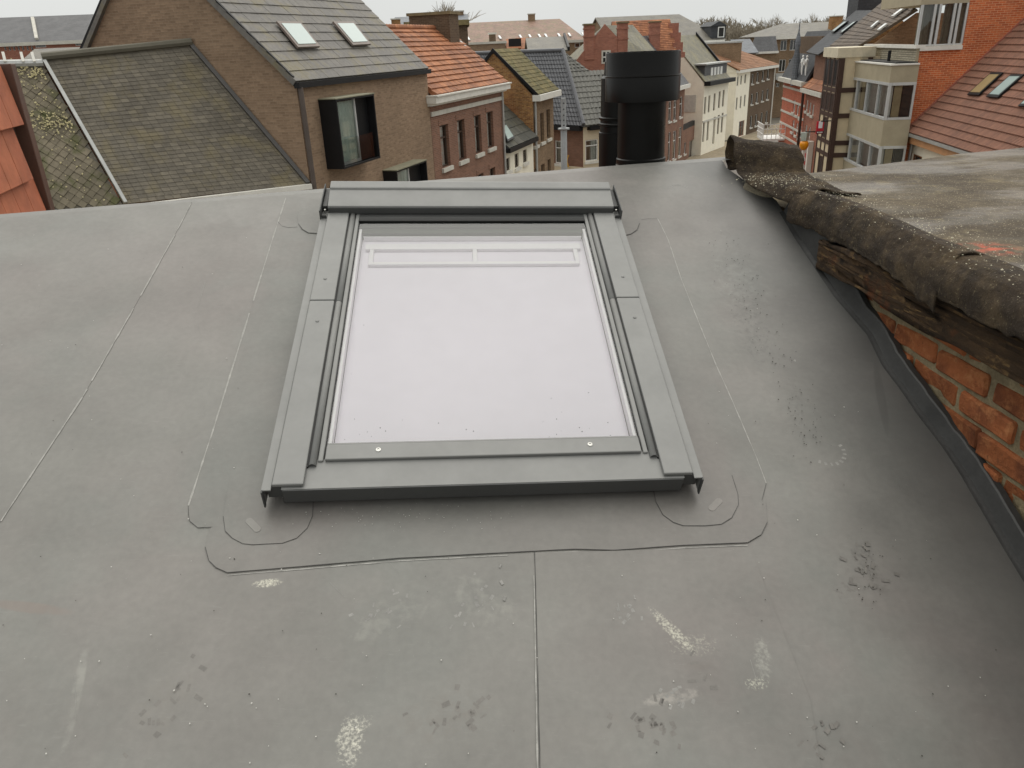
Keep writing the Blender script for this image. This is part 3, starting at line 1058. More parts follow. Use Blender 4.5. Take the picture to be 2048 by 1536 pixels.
# pale lichen crumbs on the roof edge
mg = MB()
for k in range(1100):
    if k < 750:
        y = rnd.uniform(1.1, 3.0)
        c = V((brink(y) + rnd.gauss(.03, .05), y, ZN + .012))
    else:
        c = V((cb.x - .12 + rnd.gauss(0, .09), 2.93 + rnd.gauss(0, .08), ZN + .024))
    r = rnd.uniform(.0007, .0026) * (1.7 if rnd.random() < .08 else 1)
    a0 = rnd.random() * 6
    ring = [c + V((r * rnd.uniform(.6, 1.1) * math.cos(a0 + q * 1.257), r * rnd.uniform(.6, 1.1) * math.sin(a0 + q * 1.257), 0)) for q in range(5)]
    for q in range(5):
        mg.face([ring[q], ring[(q + 1) % 5], c + V((0, 0, r * .8))])
o = obj('grit', mg, plain('pale_grit', (.5, .46, .34), .9), None, kind='stuff')
tag(o, 'pale grit and lichen crumbs along the bitumen roof edge', 'debris')
# far and right side faces of the body
mb = MB()
f0, f1 = V((brink(2.7) + .1, far_y(1.2) - .06, 0)), V((4.55, far_y(4.55) - .06, 0))
mb.prism([f0, f1, f1 + V((0, 0, ZN - .03)), f0 + V((0, 0, ZN - .03))], V((.05, -.25, 0)))
mb.prism([f1, V((4.55, -2.15, 0)), V((4.55, -2.15, ZN - .03)), f1 + V((0, 0, ZN - .03))], V((-.25, 0, 0)))
obj('building_wall', mb, M_BRICKR, nb)

# ================================================================ flue pipes, scaffold tube
M_BLK = Mat('black_plastic', (.004, .0037, .0033), .28, .18)
_p = M_BLK.pos()
M_BLK.vary(_p, 5, .3)
M_BLK.over(M_BLK.ramp(M_BLK.noise(_p, 60, 5, .7), .64, .75, 0, .2), (.05, .047, .042))
M_BLK.setrough(M_BLK.ramp(M_BLK.noise(_p, 8, 6), .3, .7, .26, .46))
M_BLK = M_BLK.done()
def px_scale(p):
    return (p - CAM).dot(FW) / FPX
rr = rpx(1284, 334)
ax = rr + rq * .22
axp = Plane(ax, (FW.x, FW.y, 0))
def zrow(x, y):
    return axp.hit(x, y).z
k_ = px_scale(ax)
zt, zm, zl, zb = zrow(1287, 103), zrow(1286, 150), zrow(1285, 200), zrow(1284, 338)
xax = axp.hit(1283, 250)
ax = V((xax.x, xax.y, 0))
Rc, Rp = 70.5 * k_, 46.5 * k_
flue = thing('flue_pipe', (ax.x, ax.y, zb - .02), 'black plastic flue pipe with wide drum cap behind the roof ridge', 'pipe')
obj('pipe', MB().lathe(ax, [(Rp * 1.02, zb - .35), (Rp * 1.02, zb + .0), (Rp * 1.05, zb + .035), (Rp * 1.05, zb + .048), (Rp, zb + .052), (Rp, zl + .02)], 64), M_BLK, flue, smooth=40)
cap = obj('cap', MB().lathe(ax, [(Rp * .9, zl + .002), (Rc * 1.014, zl), (Rc * 1.014, zm - .004), (Rc * 1.0, zm), (Rc, zt - .004), (Rc * .99, zt), (Rc * .955, zt), (Rc * .95, zt - .03), (Rc * .2, zt - .035)], 72), M_BLK, flue, smooth=40)
obj('cap_seam', MB().lathe(ax, [(Rc * 1.014, zm - .0045), (Rc * 1.022, zm - .003), (Rc * 1.022, zm - .0005), (Rc * 1.0, zm + .001)], 72, cap=False), M_BLK, cap, smooth=40)
obj('collar', MB().lathe(ax, [(Rp * 1.9, zb - .13), (Rp * 1.35, zb - .03), (Rp * 1.1, zb + .008), (Rp * 1.03, zb + .03)], 48, cap=False), M_MEM2, flue, smooth=50)
ax2 = axp.hit(1243, 250) + rq * .30
k2 = px_scale(ax2)
p2 = Plane(ax2, (FW.x, FW.y, 0))
z2 = lambda y: p2.hit(1243, y).z
r2 = lambda px_: px_ * k2
c2 = V((p2.hit(1243, 250).x, p2.hit(1243, 250).y, 0))
fl2 = thing('flue_pipe', (c2.x, c2.y, z2(345) - .3), 'slim ribbed black flue pipe half hidden behind the capped one', 'pipe')
obj('pipe', MB().lathe(c2, [(r2(45), z2(345) - .45), (r2(45), z2(263)), (r2(43), z2(262)), (r2(42), z2(232)), (r2(41), z2(155)), (r2(36), z2(150)), (r2(34), z2(122)), (r2(30), z2(118))], 48), M_BLK, fl2, smooth=40)
obj('rib', MB().lathe(c2, [(r2(44), z2(250)), (r2(46), z2(248)), (r2(46), z2(245)), (r2(44), z2(243))], 48), M_BLK, fl2, smooth=40)
obj('rib', MB().lathe(c2, [(r2(44), z2(238)), (r2(45.5), z2(236)), (r2(45.5), z2(233)), (r2(43), z2(231))], 48), M_BLK, fl2, smooth=40)
# scaffold tube in front of the eaves
sd_ = ray(1128, 300)
s0 = CAM + sd_ * (7.0 / math.hypot(sd_.x, sd_.y))
spl = Plane(s0, (FW.x, FW.y, 0))
ks = px_scale(s0)
M_GALV = plain('galvanised_steel', (.30, .31, .31), .5, metal=.5, amt=.15, sc=6)
sc = thing('scaffold_tube', (s0.x, s0.y, 0), 'galvanised scaffold tube with a round collar rising beyond the ridge', 'scaffold')
cz = V((s0.x, s0.y, 0))
zz = lambda y: spl.hit(1127, y).z
obj('tube', MB().lathe(cz, [(6.3 * ks, 0), (6.3 * ks, zz(262)), (5.0 * ks, zz(258)), (5.0 * ks, zz(196))], 24), M_GALV, sc, smooth=40)
dc = obj('collar', MB().lathe(cz, [(6 * ks, zz(260)), (11.5 * ks, zz(259)), (11.5 * ks, zz(256)), (5.2 * ks, zz(255))], 24), M_GALV, sc, smooth=40)
for y in (206, 218, 230, 240, 250):
    mb = MB().lathe(V((s0.x, s0.y, zz(y))) + V((0, -5.0 * ks, 0)), [(.006, 0), (.006, .002)], 10, (0, -1, 0))
    obj('pin_hole', mb, M_GASK, sc)
# ================================================================ building kit
def hz(x, y, z):
    return Plane((0, 0, z), (0, 0, 1)).hit(x, y)
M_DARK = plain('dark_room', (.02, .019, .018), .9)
M_PANE = glassy('window_glass', (.9, .93, .92, 1), 1.0)
M_CURT = plain('net_curtain', (.74, .73, .69), .9, amt=.12, sc=8)
M_CREAMC = plain('yellow_curtain', (.50, .40, .24), .9)
M_WFR = plain('white_window_frame', (.75, .75, .72), .5, amt=.04)
M_BFR = plain('brown_window_frame', (.055, .035, .024), .5)
M_GFR = plain('grey_aluminium_frame', (.52, .53, .52), .45, metal=.2, amt=.06)
M_STONE = plain('pale_stone', (.55, .53, .47), .85, amt=.12)
M_WOODW = plain('white_painted_timber', (.70, .68, .62), .6, amt=.08)
M_ZINC = plain('zinc', (.42, .425, .41), .45, metal=.3, amt=.12)
M_BLACKM = plain('black_metal', (.011, .011, .012), .5, .25)
M_SKYL = plain('skylight_glass', (.36, .44, .42), .08, .5, amt=.02)

class Op:
    def __init__(s, wall, x0, y0, x1, y1, fr=None, sill=None, mull=1, trans=.0, curt=None, rec=.14, low=0, name='window'):
        ym, xm = (y0 + y1) / 2, (x0 + x1) / 2
        a, b = wall.sz(x0, ym)[0], wall.sz(x1, ym)[0]
        s.s0, s.s1 = min(a, b), max(a, b)
        s.z1, s.z0 = wall.sz(xm, y0)[1], wall.sz(xm, y1)[1]
        s.fr, s.sill, s.mull, s.trans, s.curt, s.rec, s.low, s.name = fr, sill, mull, trans, curt, rec, low, name

def build_window(root, wall, o):
    t = min(.07, (o.s1 - o.s0) * .14)
    fr = o.fr or M_WFR
    r0 = -o.rec
    mb = MB()
    def bx(a, b, c, d, o0=r0, o1=r0 + .05):
        mb.box(wall.at(a, c, o0), wall.d * (b - a), V((0, 0, d - c)), wall.n * (o1 - o0))
    bx(o.s0, o.s0 + t, o.z0, o.z1)
    bx(o.s1 - t, o.s1, o.z0, o.z1)
    bx(o.s0 + t, o.s1 - t, o.z0, o.z0 + t)
    bx(o.s0 + t, o.s1 - t, o.z1 - t, o.z1)
    for k in range(1, o.mull + 1):
        c = o.s0 + (o.s1 - o.s0) * k / (o.mull + 1)
        bx(c - t * .45, c + t * .45, o.z0 + t, o.z1 - t)
    if o.trans:
        c = o.z0 + (o.z1 - o.z0) * o.trans
        bx(o.s0 + t, o.s1 - t, c - t * .45, c + t * .45, r0 + .004, r0 + .054)
    w_ = obj(o.name, mb, fr, root)
    obj('pane', MB().face([wall.at(a, z, r0 + .02) for a, z in ((o.s0 + t, o.z0 + t), (o.s1 - t, o.z0 + t), (o.s1 - t, o.z1 - t), (o.s0 + t, o.z1 - t))]), M_PANE, w_)
    # room behind: dark box
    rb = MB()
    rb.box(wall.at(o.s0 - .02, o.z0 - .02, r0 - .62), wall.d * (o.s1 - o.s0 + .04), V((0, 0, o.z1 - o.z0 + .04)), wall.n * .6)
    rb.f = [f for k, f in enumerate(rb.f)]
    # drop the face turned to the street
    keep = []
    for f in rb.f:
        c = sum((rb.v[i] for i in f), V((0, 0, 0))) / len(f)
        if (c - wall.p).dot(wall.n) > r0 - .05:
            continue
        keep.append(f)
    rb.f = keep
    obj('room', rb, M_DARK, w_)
    if o.curt:
        z0 = o.z0 + (o.z1 - o.z0) * o.low
        cm = MB()
        n = 18
        prev = None
        for k in range(n + 1):
            s_ = o.s0 + t + (o.s1 - o.s0 - 2 * t) * k / n
            off = r0 - .07 + .02 * math.sin(k * 1.9)
            cur = (wall.at(s_, z0 if not o.low else o.z0 + t, off), wall.at(s_, (o.z1 - t) if not o.low else o.z0 + (o.z1 - o.z0) * o.low, off))
            if prev:
                cm.face([prev[0], cur[0], cur[1], prev[1]])
            prev = cur
        obj('curtain', cm, o.curt, w_, smooth=60)
    if o.sill:
        obj('sill', MB().box(wall.at(o.s0 - .09, o.z0 - .16, -.10), wall.d * (o.s1 - o.s0 + .18), V((0, 0, .155)), wall.n * .19), o.sill, w_)
    return w_

def body(root, wall, s0, s1, depth, zt, mat, ops=(), z0=0.0, prof=None, name='wall', top=True):
    """hollow-fronted block: street front with openings, two sides (optional gable profile (depth, z)), back"""
    mb = MB()
    xs = sorted({s0, s1, *[o.s0 for o in ops], *[o.s1 for o in ops]})
    zs = sorted({z0, zt, *[o.z0 for o in ops], *[o.z1 for o in ops]})
    xs = [x for x in xs if s0 - 1e-6 <= x <= s1 + 1e-6]
    zs = [z for z in zs if z0 - 1e-6 <= z <= zt + 1e-6]
    for a, b in zip(xs, xs[1:]):
        for c, d in zip(zs, zs[1:]):
            mx_, mz = (a + b) / 2, (c + d) / 2
            if any(o.s0 < mx_ < o.s1 and o.z0 < mz < o.z1 for o in ops):
                continue
            mb.face([wall.at(a, c), wall.at(b, c), wall.at(b, d), wall.at(a, d)])
    for o in ops:
        for (a, c, b, d) in ((o.s0, o.z0, o.s1, o.z0), (o.s1, o.z0, o.s1, o.z1), (o.s1, o.z1, o.s0, o.z1), (o.s0, o.z1, o.s0, o.z0)):
            mb.face([wall.at(b, d), wall.at(a, c), wall.at(a, c, -o.rec - .01), wall.at(b, d, -o.rec - .01)])
    pr = prof or [(0, zt), (depth, zt)]
    for s_ in (s0, s1):
        poly = [wall.at(s_, z0)] + [wall.at(s_, z, -t) for t, z in pr] + [wall.at(s_, z0, -depth)]
        mb.face(poly if s_ == s1 else poly[::-1])
    mb.face([wall.at(s0, z0, -depth), wall.at(s1, z0, -depth), wall.at(s1, pr[-1][1], -depth), wall.at(s0, pr[-1][1], -depth)])
    if top and not prof:
        mb.face([wall.at(s0, zt), wall.at(s1, zt), wall.at(s1, zt, -depth), wall.at(s0, zt, -depth)])
    o_ = obj(name, mb, mat, root)
    for o in ops:
        if hasattr(o, 'fr'):
            build_window(root, wall, o)
    return o_

def slab(root, name, pts, mat, th=.1, label=None):
    pts = [V(p) for p in pts]
    n = (pts[1] - pts[0]).cross(pts[2] - pts[0]).normalized()
    if n.z < 0:
        n = -n
    return obj(name, MB().prism([p - n * th for p in pts], n * th), mat, root, label=label)

def tiles(root, eL, eR, rR, rL, rows, tw, mat, th=.03, parts=False, pan=False, gap=.006, name='tile', base=0.0):
    """overlapping tiles laid in courses from the eave (eL-eR) to the ridge (rL-rR)"""
    eL, eR, rR, rL = V(eL), V(eR), V(rR), V(rL)
    n = (eR - eL).cross(rL - eL).normalized()
    if n.z < 0:
        n = -n
    allm = MB()
    shared = None
    count = 0
    for r in range(rows):
        t0, t1 = r / rows, min(1.0, (r + 1.12) / rows)
        a0, b0 = eL + (rL - eL) * t0, eR + (rR - eR) * t0
        a1, b1 = eL + (rL - eL) * t1, eR + (rR - eR) * t1
        L = (b0 - a0).length
        if L < .02:
            continue
        k = max(1, round(L / tw))
        for c in range(k):
            f0, f1 = c / k + gap / L / 2, (c + 1) / k - gap / L / 2
            if pan:
                m = allm
                ns = 5
                prev = None
                for q in range(ns + 1):
                    g = f0 + (f1 - f0) * q / ns
                    hh = th * (.9 * math.sin(math.pi * q / ns * 1.3) if q / ns < .77 else -.35 * math.sin(math.pi * (q / ns - .77) / .23)) + th * .4
                    lo = a0 + (b0 - a0) * g + n * (base + hh + th)
                    hi = a1 + (b1 - a1) * g + n * (base + hh)
                    fr_ = a0 + (b0 - a0) * g + n * (base - .01)
                    if prev:
                        m.face([prev[0], lo, hi, prev[1]])
                        m.face([prev[2], fr_, lo, prev[0]])
                    prev = (lo, hi, fr_)
                continue
            jz = rnd.uniform(-.15, .25) * th
            p0, p1 = a0 + (b0 - a0) * f0, a0 + (b0 - a0) * f1
            q0, q1 = a1 + (b1 - a1) * f0, a1 + (b1 - a1) * f1
            m = MB() if parts else allm
            i = len(m.v)
            m.v += [p0 + n * base, p1 + n * base, q1 + n * (base - .004), q0 + n * (base - .004),
                    p0 + n * (base + th * 1.6 + jz), p1 + n * (base + th * 1.6 + jz), q1 + n * (base + th * .5), q0 + n * (base + th * .5)]
            for f in ((0, 3, 2, 1), (4, 5, 6, 7), (0, 1, 5, 4), (1, 2, 6, 5), (2, 3, 7, 6), (3, 0, 4, 7)):
                m.f.append(tuple(i + k_ for k_ in f))
            if parts:
                own = p0
                if shared is None:
                    shared = mesh(name, m, mat, None, own)
                o = bpy.data.objects.new(name, shared)
                COL.objects.link(o)
                o.parent = root
                o.location = own + n * rnd.uniform(-.002, .004) - root.location
                count += 1
    if not parts:
        return obj(name + '_courses', allm, mat, root, kind='stuff', smooth=50 if pan else None)

def tilemat(name, c1, c2, c3, rough=.8, moss=None, isl=.22, mossamt=.6):
    m = Mat(name, c1, rough, .4)
    p = m.pos()
    m.over(m.ramp(m.noise(p, .8, 5), .4, .62), c2)
    g = m.new('ShaderNodeNewGeometry')
    m.over(m.ramp(g.outputs['Random Per Island'], .55, 1.0, 0, .75), c3)
    m.rnd_isl(isl)
    m.rnd_obj(isl * .6)
    m.vary(p, 9, .16, 5)
    if moss:
        m.over(m.ramp(m.noise(p, 1.6, 7, .62), .5, .66, 0, mossamt), moss)
    m.bump(m.noise(p, 30, 4), .3, .008)
    return m.done()

def slatemat(name, c1, c2, sw=.22, sh=.14, moss=None, amt=.6, dark=.5, rough=.6):
    m = Mat(name, c1, rough, .5)
    t = m.new('ShaderNodeTexBrick')
    t.inputs['Scale'].default_value = 1
    t.inputs['Mortar Size'].default_value = .012
    t.inputs['Brick Width'].default_value, t.inputs['Row Height'].default_value = sw, sh
    t.inputs['Color1'].default_value, t.inputs['Color2'].default_value = c1, c2
    t.inputs['Mortar'].default_value = tuple(c * dark for c in c1[:3]) + (1,)
    m.l.new(m.coords('UV'), t.inputs['Vector'])
    m.col = t.outputs['Color']
    p = m.pos()
    m.vary(p, .9, .2, 6)
    m.vary(p, 14, .15, 4)
    if moss:
        m.over(m.ramp(m.noise(p, 1.1, 8, .65), .46, .66, 0, amt), moss)
    m.bump(m.ramp(t.outputs['Fac'], 0, 1, 1, 0), .5, .02)
    return m.done()

def skylight(root, pl, quad, frame=M_BLACKM, glass=M_SKYL, name='skylight', rise=.06):
    """roof window lying in roof plane pl; quad = px TL, TR, BR, BL"""
    q = [pl.hit(*c) for c in quad]
    n = pl.n if pl.n.z > 0 else -pl.n
    c = sum(q, V((0, 0, 0))) / 4
    o = obj(name, MB().prism([p + n * .01 for p in q], n * rise), frame, root)
    inn = [c + (p - c) * .80 + n * (rise + .012) for p in q]
    obj('pane', MB().prism(inn, n * .012), glass, o)
    return o

def chimney(root, c, a, b, w, d, z0, z1, mat, capm=None, name='chimney', bands=0, pots=0):
    """c centre, a,b unit horizontal axes"""
    mb = MB()
    mb.box(c - a * w / 2 - b * d / 2 + V((0, 0, z0 - c.z)), a * w, b * d, V((0, 0, z1 - z0)))
    for k in range(bands):
        zz_ = z1 - (z1 - z0) * (.12 + .22 * k)
        mb.box(c - a * (w / 2 + .05) - b * (d / 2 + .05) + V((0, 0, zz_ - c.z)), a * (w + .1), b * (d + .1), V((0, 0, .1)))
    o = obj(name, mb, mat, root)
    obj('chimney_cap', MB().box(c - a * (w / 2 + .08) - b * (d / 2 + .08) + V((0, 0, z1 - c.z)), a * (w + .16), b * (d + .16), V((0, 0, .12))), capm or M_STONE, o)
    for k in range(pots):
        obj('chimney_pot', MB().lathe(c + a * (w * (.3 * k - .15)) + V((0, 0, z1 + .12 - c.z)), [(.12, 0), (.1, .35), (.13, .38)], 12), mat, o, smooth=40)
    return o
B_BROWN = bricks('brown_facing_brick', lin(150, 127, 105), lin(129, 108, 89), lin(144, 124, 104), dirt=.10)
B_ORANGE = bricks('red_brown_brick', lin(138, 100, 82), lin(118, 84, 70), lin(140, 120, 106), dirt=.12)
B_YELL = bricks('yellow_brown_brick', lin(168, 124, 74), lin(128, 82, 50), lin(160, 140, 108), dirt=.3, stain=lin(120, 60, 44))
B_TAN = bricks('tan_brick', lin(144, 120, 94), lin(120, 98, 76), lin(136, 120, 102), dirt=.15)
B_RED = bricks('red_brick', lin(164, 106, 86), lin(138, 84, 70), lin(160, 130, 114), dirt=.15)
B_DARK = bricks('dark_brown_brick', lin(104, 86, 70), lin(88, 72, 58), lin(112, 98, 82), dirt=.12)
B_FIRE = bricks('orange_red_brick', lin(204, 112, 68), lin(172, 86, 54), lin(204, 154, 118), bw=.26, bh=.085, ms=.011, dirt=.12, stain=lin(180, 116, 86))
B_GREY = bricks('grey_ribbed_brick', lin(186, 178, 156), lin(160, 152, 132), lin(110, 104, 92), bw=.4, bh=.09, ms=.014, dirt=.08)
R_WHITE = plain('white_render', lin(240, 234, 216), .85, .3, amt=.05, sc=1.5)
R_CREAM = plain('cream_render', lin(232, 218, 190), .85, .3, amt=.06, sc=1.2)
R_BEIGE = plain('beige_render', lin(212, 198, 172), .85, .3, amt=.06, sc=1.2)
R_OLIVE = plain('olive_concrete_panel', lin(166, 156, 133), .85, .3, amt=.08, sc=2)
T_CONC = tilemat('grey_concrete_tile', lin(104, 101, 97), lin(112, 108, 102), lin(96, 93, 90), .65, lin(122, 112, 70), .07, .45)
T_ORANGE = tilemat('orange_clay_tile', lin(150, 98, 66), lin(134, 85, 58), lin(168, 112, 76), .75, lin(112, 78, 60), .09, .5)
T_TERRA = tilemat('terracotta_tile', lin(188, 116, 82), lin(168, 98, 70), lin(196, 126, 92), .7, None, .12)
T_MOSS = tilemat('mossy_tile', lin(104, 94, 58), lin(84, 78, 46), lin(112, 100, 62), .85, lin(84, 82, 40), .14)
T_PAN = tilemat('glazed_grey_pantile', lin(88, 89, 93), lin(82, 83, 87), lin(98, 99, 103), .45, None, .08)
T_PAN2 = tilemat('olive_grey_pantile', lin(98, 97, 91), lin(90, 89, 84), lin(106, 105, 98), .55, None, .08)
T_RED = tilemat('brown_red_tile', lin(128, 88, 69), lin(116, 79, 62), lin(136, 94, 74), .6, None, .08)
T_BRN = tilemat('brown_tile', lin(140, 102, 74), lin(126, 92, 68), lin(152, 112, 84), .8, None, .12)
T_DBRN = tilemat('dark_brown_tile', lin(88, 75, 63), lin(78, 67, 57), lin(94, 81, 68), .7, None, .1)
S_OLD = slatemat('old_grey_slate', lin(100, 94, 83), lin(90, 84, 74), .15, .105, lin(118, 108, 80), .7, .72)
S_DARK = slatemat('dark_slate', lin(92, 92, 94), lin(80, 80, 82), .25, .16)
S_GREEN = slatemat('lichened_slate', lin(122, 118, 100), lin(106, 102, 88), .25, .16, lin(140, 132, 96), .6)
S_GREY = slatemat('grey_slate', lin(116, 112, 104), lin(106, 102, 95), .25, .16, lin(122, 117, 100), .4)
S_BROWN = slatemat('lichened_brown_roof', lin(152, 122, 106), lin(132, 108, 94), .3, .2, lin(120, 112, 84), .75)
S_BLK = slatemat('black_slate', lin(62, 64, 68), lin(52, 54, 58), .25, .16, rough=.7)
B_STRIPE = bricks('bright_red_brick', lin(186, 96, 70), lin(160, 78, 58), lin(186, 140, 118), dirt=.12)
S_BLUE = slatemat('blue_grey_slate', lin(120, 124, 130), lin(106, 110, 116), .25, .16)
# ================================================================ left row
L1 = Wall((-5.27, 21.9), 18.47)
Z = V((0, 0, 1))
# ---- brown house
sB0, sB1 = -.1, L1.sz(853, 137)[0]
zeB = L1.sz(592, 165)[1]
hb = thing('brown_brick_house', L1.at(4, 0, -4), 'tall brown brick house with grey tiled roof and black framed box windows', 'house')
apx, apz = 3.97, zeB + 3.84
gpr = [(0, zeB), (apx, apz), (7.9, zeB - .4)]
sm_w = Op(L1, 661, 365, 697, 420, M_BFR, None, 0)
b0, bz1 = L1.sz(636, 200)
bz0 = L1.sz(655, 338)[1]
Lb = L1.off(.55)
b1 = Lb.sz(748, 191)[0]
c0_, cz1 = L1.sz(765, 342)
c1_ = Lb.sz(856, 327)[0]
class Hole:
    def __init__(s, a, b, c, d):
        s.s0, s.s1, s.z0, s.z1, s.rec = a, b, c, d, .3
body(hb, L1, sB0, sB1, 7.9, zeB, B_BROWN, [sm_w, Hole(b0 + .03, b1 - .03, bz0 + .03, bz1 - .03), Hole(c0_ + .03, c1_ - .03, cz1 - 1.87, cz1 - .03)], prof=gpr)
pitch = math.atan2(apz - zeB, apx)
def rplane(wall, z, pitch, out=0.0):
    return Plane(wall.at(0, z, out), wall.n * math.sin(pitch) + Z * math.cos(pitch))
RPB = rplane(L1, zeB + .06, pitch)
eL, eR = L1.at(sB0 - .12, zeB + .02, .06), L1.at(sB1 + .02, zeB + .02, .06)
rL, rR = L1.at(sB0 - .12, apz + .08, -apx), L1.at(sB1 + .02, apz + .08, -apx)
slab(hb, 'roof', [eL, eR, rR, rL], T_CONC, .12)
slab(hb, 'roof_back', [L1.at(sB0 - .12, zeB - .5, -8.0), L1.at(sB1, zeB - .5, -8.0), rR, rL], T_CONC, .12)
tiles(hb, eL, eR, rR, rL, 16, .34, T_CONC, .022, parts=True)
for q in (((551, 46), (599, 47), (638, 96), (594, 98)), ((664, 46), (705, 46), (740, 91), (704, 93))):
    skylight(hb, Plane(RPB.p + RPB.n * .09, RPB.n), q, plain('bronze_frame', lin(112, 100, 92), .5))
obj('gutter', MB().box(L1.at(sB0 - .1, zeB - .14, .0), L1.d * (sB1 - sB0 + .15), L1.n * .16, Z * .14), M_BLACKM, hb)
obj('downpipe', MB().tube([L1.at(sB0 + .02, zeB - .12, .1), L1.at(sB0 + .02, .2, .1)], .07, 10), plain('brown_pipe', lin(84, 74, 68), .5), hb, smooth=40)
G1 = L1.cross(sB0)
mb = MB()
for (a, b) in (((0, zeB), (apx, apz)), ((apx, apz), (7.9, zeB - .4))):
    mb.prism([G1.at(a[0], a[1] - .1, .03), G1.at(b[0], b[1] - .1, .03), G1.at(b[0], b[1] + .16, .03), G1.at(a[0], a[1] + .16, .03)], G1.n * .07)
obj('verge', mb, M_BLACKM, hb)
def box_window(root, wall, s0, s1, z0, z1, out, split, curt=True, glassrail=True):
    """projecting black steel box with a glazed door and glass rail"""
    mb = MB()
    t = .05
    for (a, b, c, d) in ((s0, s0 + t, z0, z1), (s1 - t, s1, z0, z1), (s0 + t, s1 - t, z0, z0 + t), (s0 + t, s1 - t, z1 - t, z1)):
        mb.box(wall.at(a, c, -.25), wall.d * (b - a), Z * (d - c), wall.n * (out + .25))
    mb.box(wall.at(s0, z0, -.9), wall.d * (s1 - s0), Z * (z1 - z0), wall.n * .05)
    mb.box(wall.at(s0 + (s1 - s0) * split, z0 + t, out - .3), wall.d * ((s1 - s0) * (1 - split) - t - .002), Z * (z1 - z0 - 2 * t), wall.n * .05)
    o = obj('box_window', mb, M_BLACKM, root)
    gp = out - .22
    g0, g1 = s0 + t + (s1 - s0) * .10, s0 + (s1 - s0) * split
    fm = MB()
    for (a, b, c, d) in ((g0, g0 + .07, z0 + t, z1 - t), (g1 - .07, g1, z0 + t, z1 - t), (g0 + .07, g1 - .07, z0 + t, z0 + t + .08)):
        fm.box(wall.at(a, c, gp - .04), wall.d * (b - a), Z * (d - c), wall.n * .07)
    obj('door_frame', fm, M_GFR, o)
    obj('pane', MB().face([wall.at(a, z, gp) for a, z in ((g0, z0 + t), (g1, z0 + t), (g1, z1 - t), (g0, z1 - t))]), M_PANE, o)
    cm = MB()
    prev = None
    for k in range(25):
        s_ = g0 + .05 + (g1 - g0 - .1) * k / 24
        of = gp - .05 + .02 * math.sin(k * 1.4)
        cur = (wall.at(s_, z0 + .1, of), wall.at(s_, z1 - .1, of))
        if prev:
            cm.face([prev[0], cur[0], cur[1], prev[1]])
        prev = cur
    obj('curtain', cm, plain('sage_curtain', (.66, .72, .66), .8, amt=.1) if 'sage_curtain' not in bpy.data.materials else bpy.data.materials['sage_curtain'], o, smooth=60)
    obj('top_flashing', MB().box(wall.at(s0 - .02, z1 + .002, 0), wall.d * (s1 - s0 + .04), wall.n * (out + .02), Z * .03), plain('tarnished_zinc', lin(130, 128, 108), .6), o)
    if glassrail:
        obj('glass_rail', MB().face([wall.at(s0 + t, z0 + .08, out - .08), wall.at(s1 - t, z0 + .08, out - .08), wall.at(s1 - t, z0 + (z1 - z0) * .42, out - .08), wall.at(s0 + t, z0 + (z1 - z0) * .42, out - .08)]), M_PANE, o)
    return o
box_window(hb, L1, b0, b1, bz0, bz1, .55, .62)
box_window(hb, L1, c0_, c1_, cz1 - 1.9, cz1, .5, .55, True, False)

# ---- opposite slate houses
P1, P2 = G1.hit(383, 86), G1.hit(620, 366)
e2 = hz(245, 410, P2.z)
ed = (P2 - e2).normalized()
PLS = Plane(P2, ed.cross(P1 - P2))
zS = P2.z
hs_ = thing('slate_roofed_house', V((e2.x + 3, e2.y + 4, 0)), 'house with a big plain grey slate roof beside the brown gable', 'house')
rpx_ = lambda pl, *cs: [pl.hit(*c) for c in cs]
qs = rpx_(PLS, (247, 408), (621, 367), (383, 86), (84, 116))
slab(hs_, 'roof', qs, S_OLD, .1)
T_OLDS = tilemat('weathered_slate', lin(102, 96, 85), lin(92, 86, 76), lin(110, 103, 90), .75, lin(120, 110, 82), .10, .6)
tiles(hs_, qs[0], qs[1], qs[2], qs[3], 38, .2, T_OLDS, .009, name='slate', gap=.008)
# body under it
bd = V((-ed.y, ed.x, 0))
fw_ = Wall((e2.x, e2.y), math.degrees(math.atan2(ed.x, ed.y)))
bl_ = (P2 - e2).length
fw_s = fw_.off(-.25)
body(hs_, fw_s, 0, bl_ - .1, 6.0, zS - .05, B_FIRE, prof=[(0, zS - .05), (2.9, zS + 3.2), (6.0, zS - .1)])
slab(hs_, 'roof_back', [qs[2], qs[3], qs[3] + bd * 3.2 - Z * 3.6, qs[2] + bd * 3.2 - Z * 3.6], S_OLD, .08)
obj('gutter', MB().box(e2 + V((0, 0, -.14)) - ed * .1, ed * (bl_ + .1), -bd * .17, Z * .13), M_WOODW, hs_)
nS = PLS.n if PLS.n.z > 0 else -PLS.n
vA, vB = PLS.hit(84, 120), PLS.hit(248, 406)
obj('verge_flashing', MB().box(vA + nS * .0, vB - vA, ed * .08, nS * .08), M_ZINC, hs_)
obj('ridge_cap', MB().tube([qs[3] + nS * .05, qs[2] + nS * .05], .1, 8), plain('ridge_tile', lin(96, 92, 80), .8), hs_, smooth=40)
obj('wall_flashing', MB().box(P2 + nS * .01, P1 - P2, -ed * .12, nS * .06), plain('lead_flashing', lin(76, 74, 72), .6), hs_)
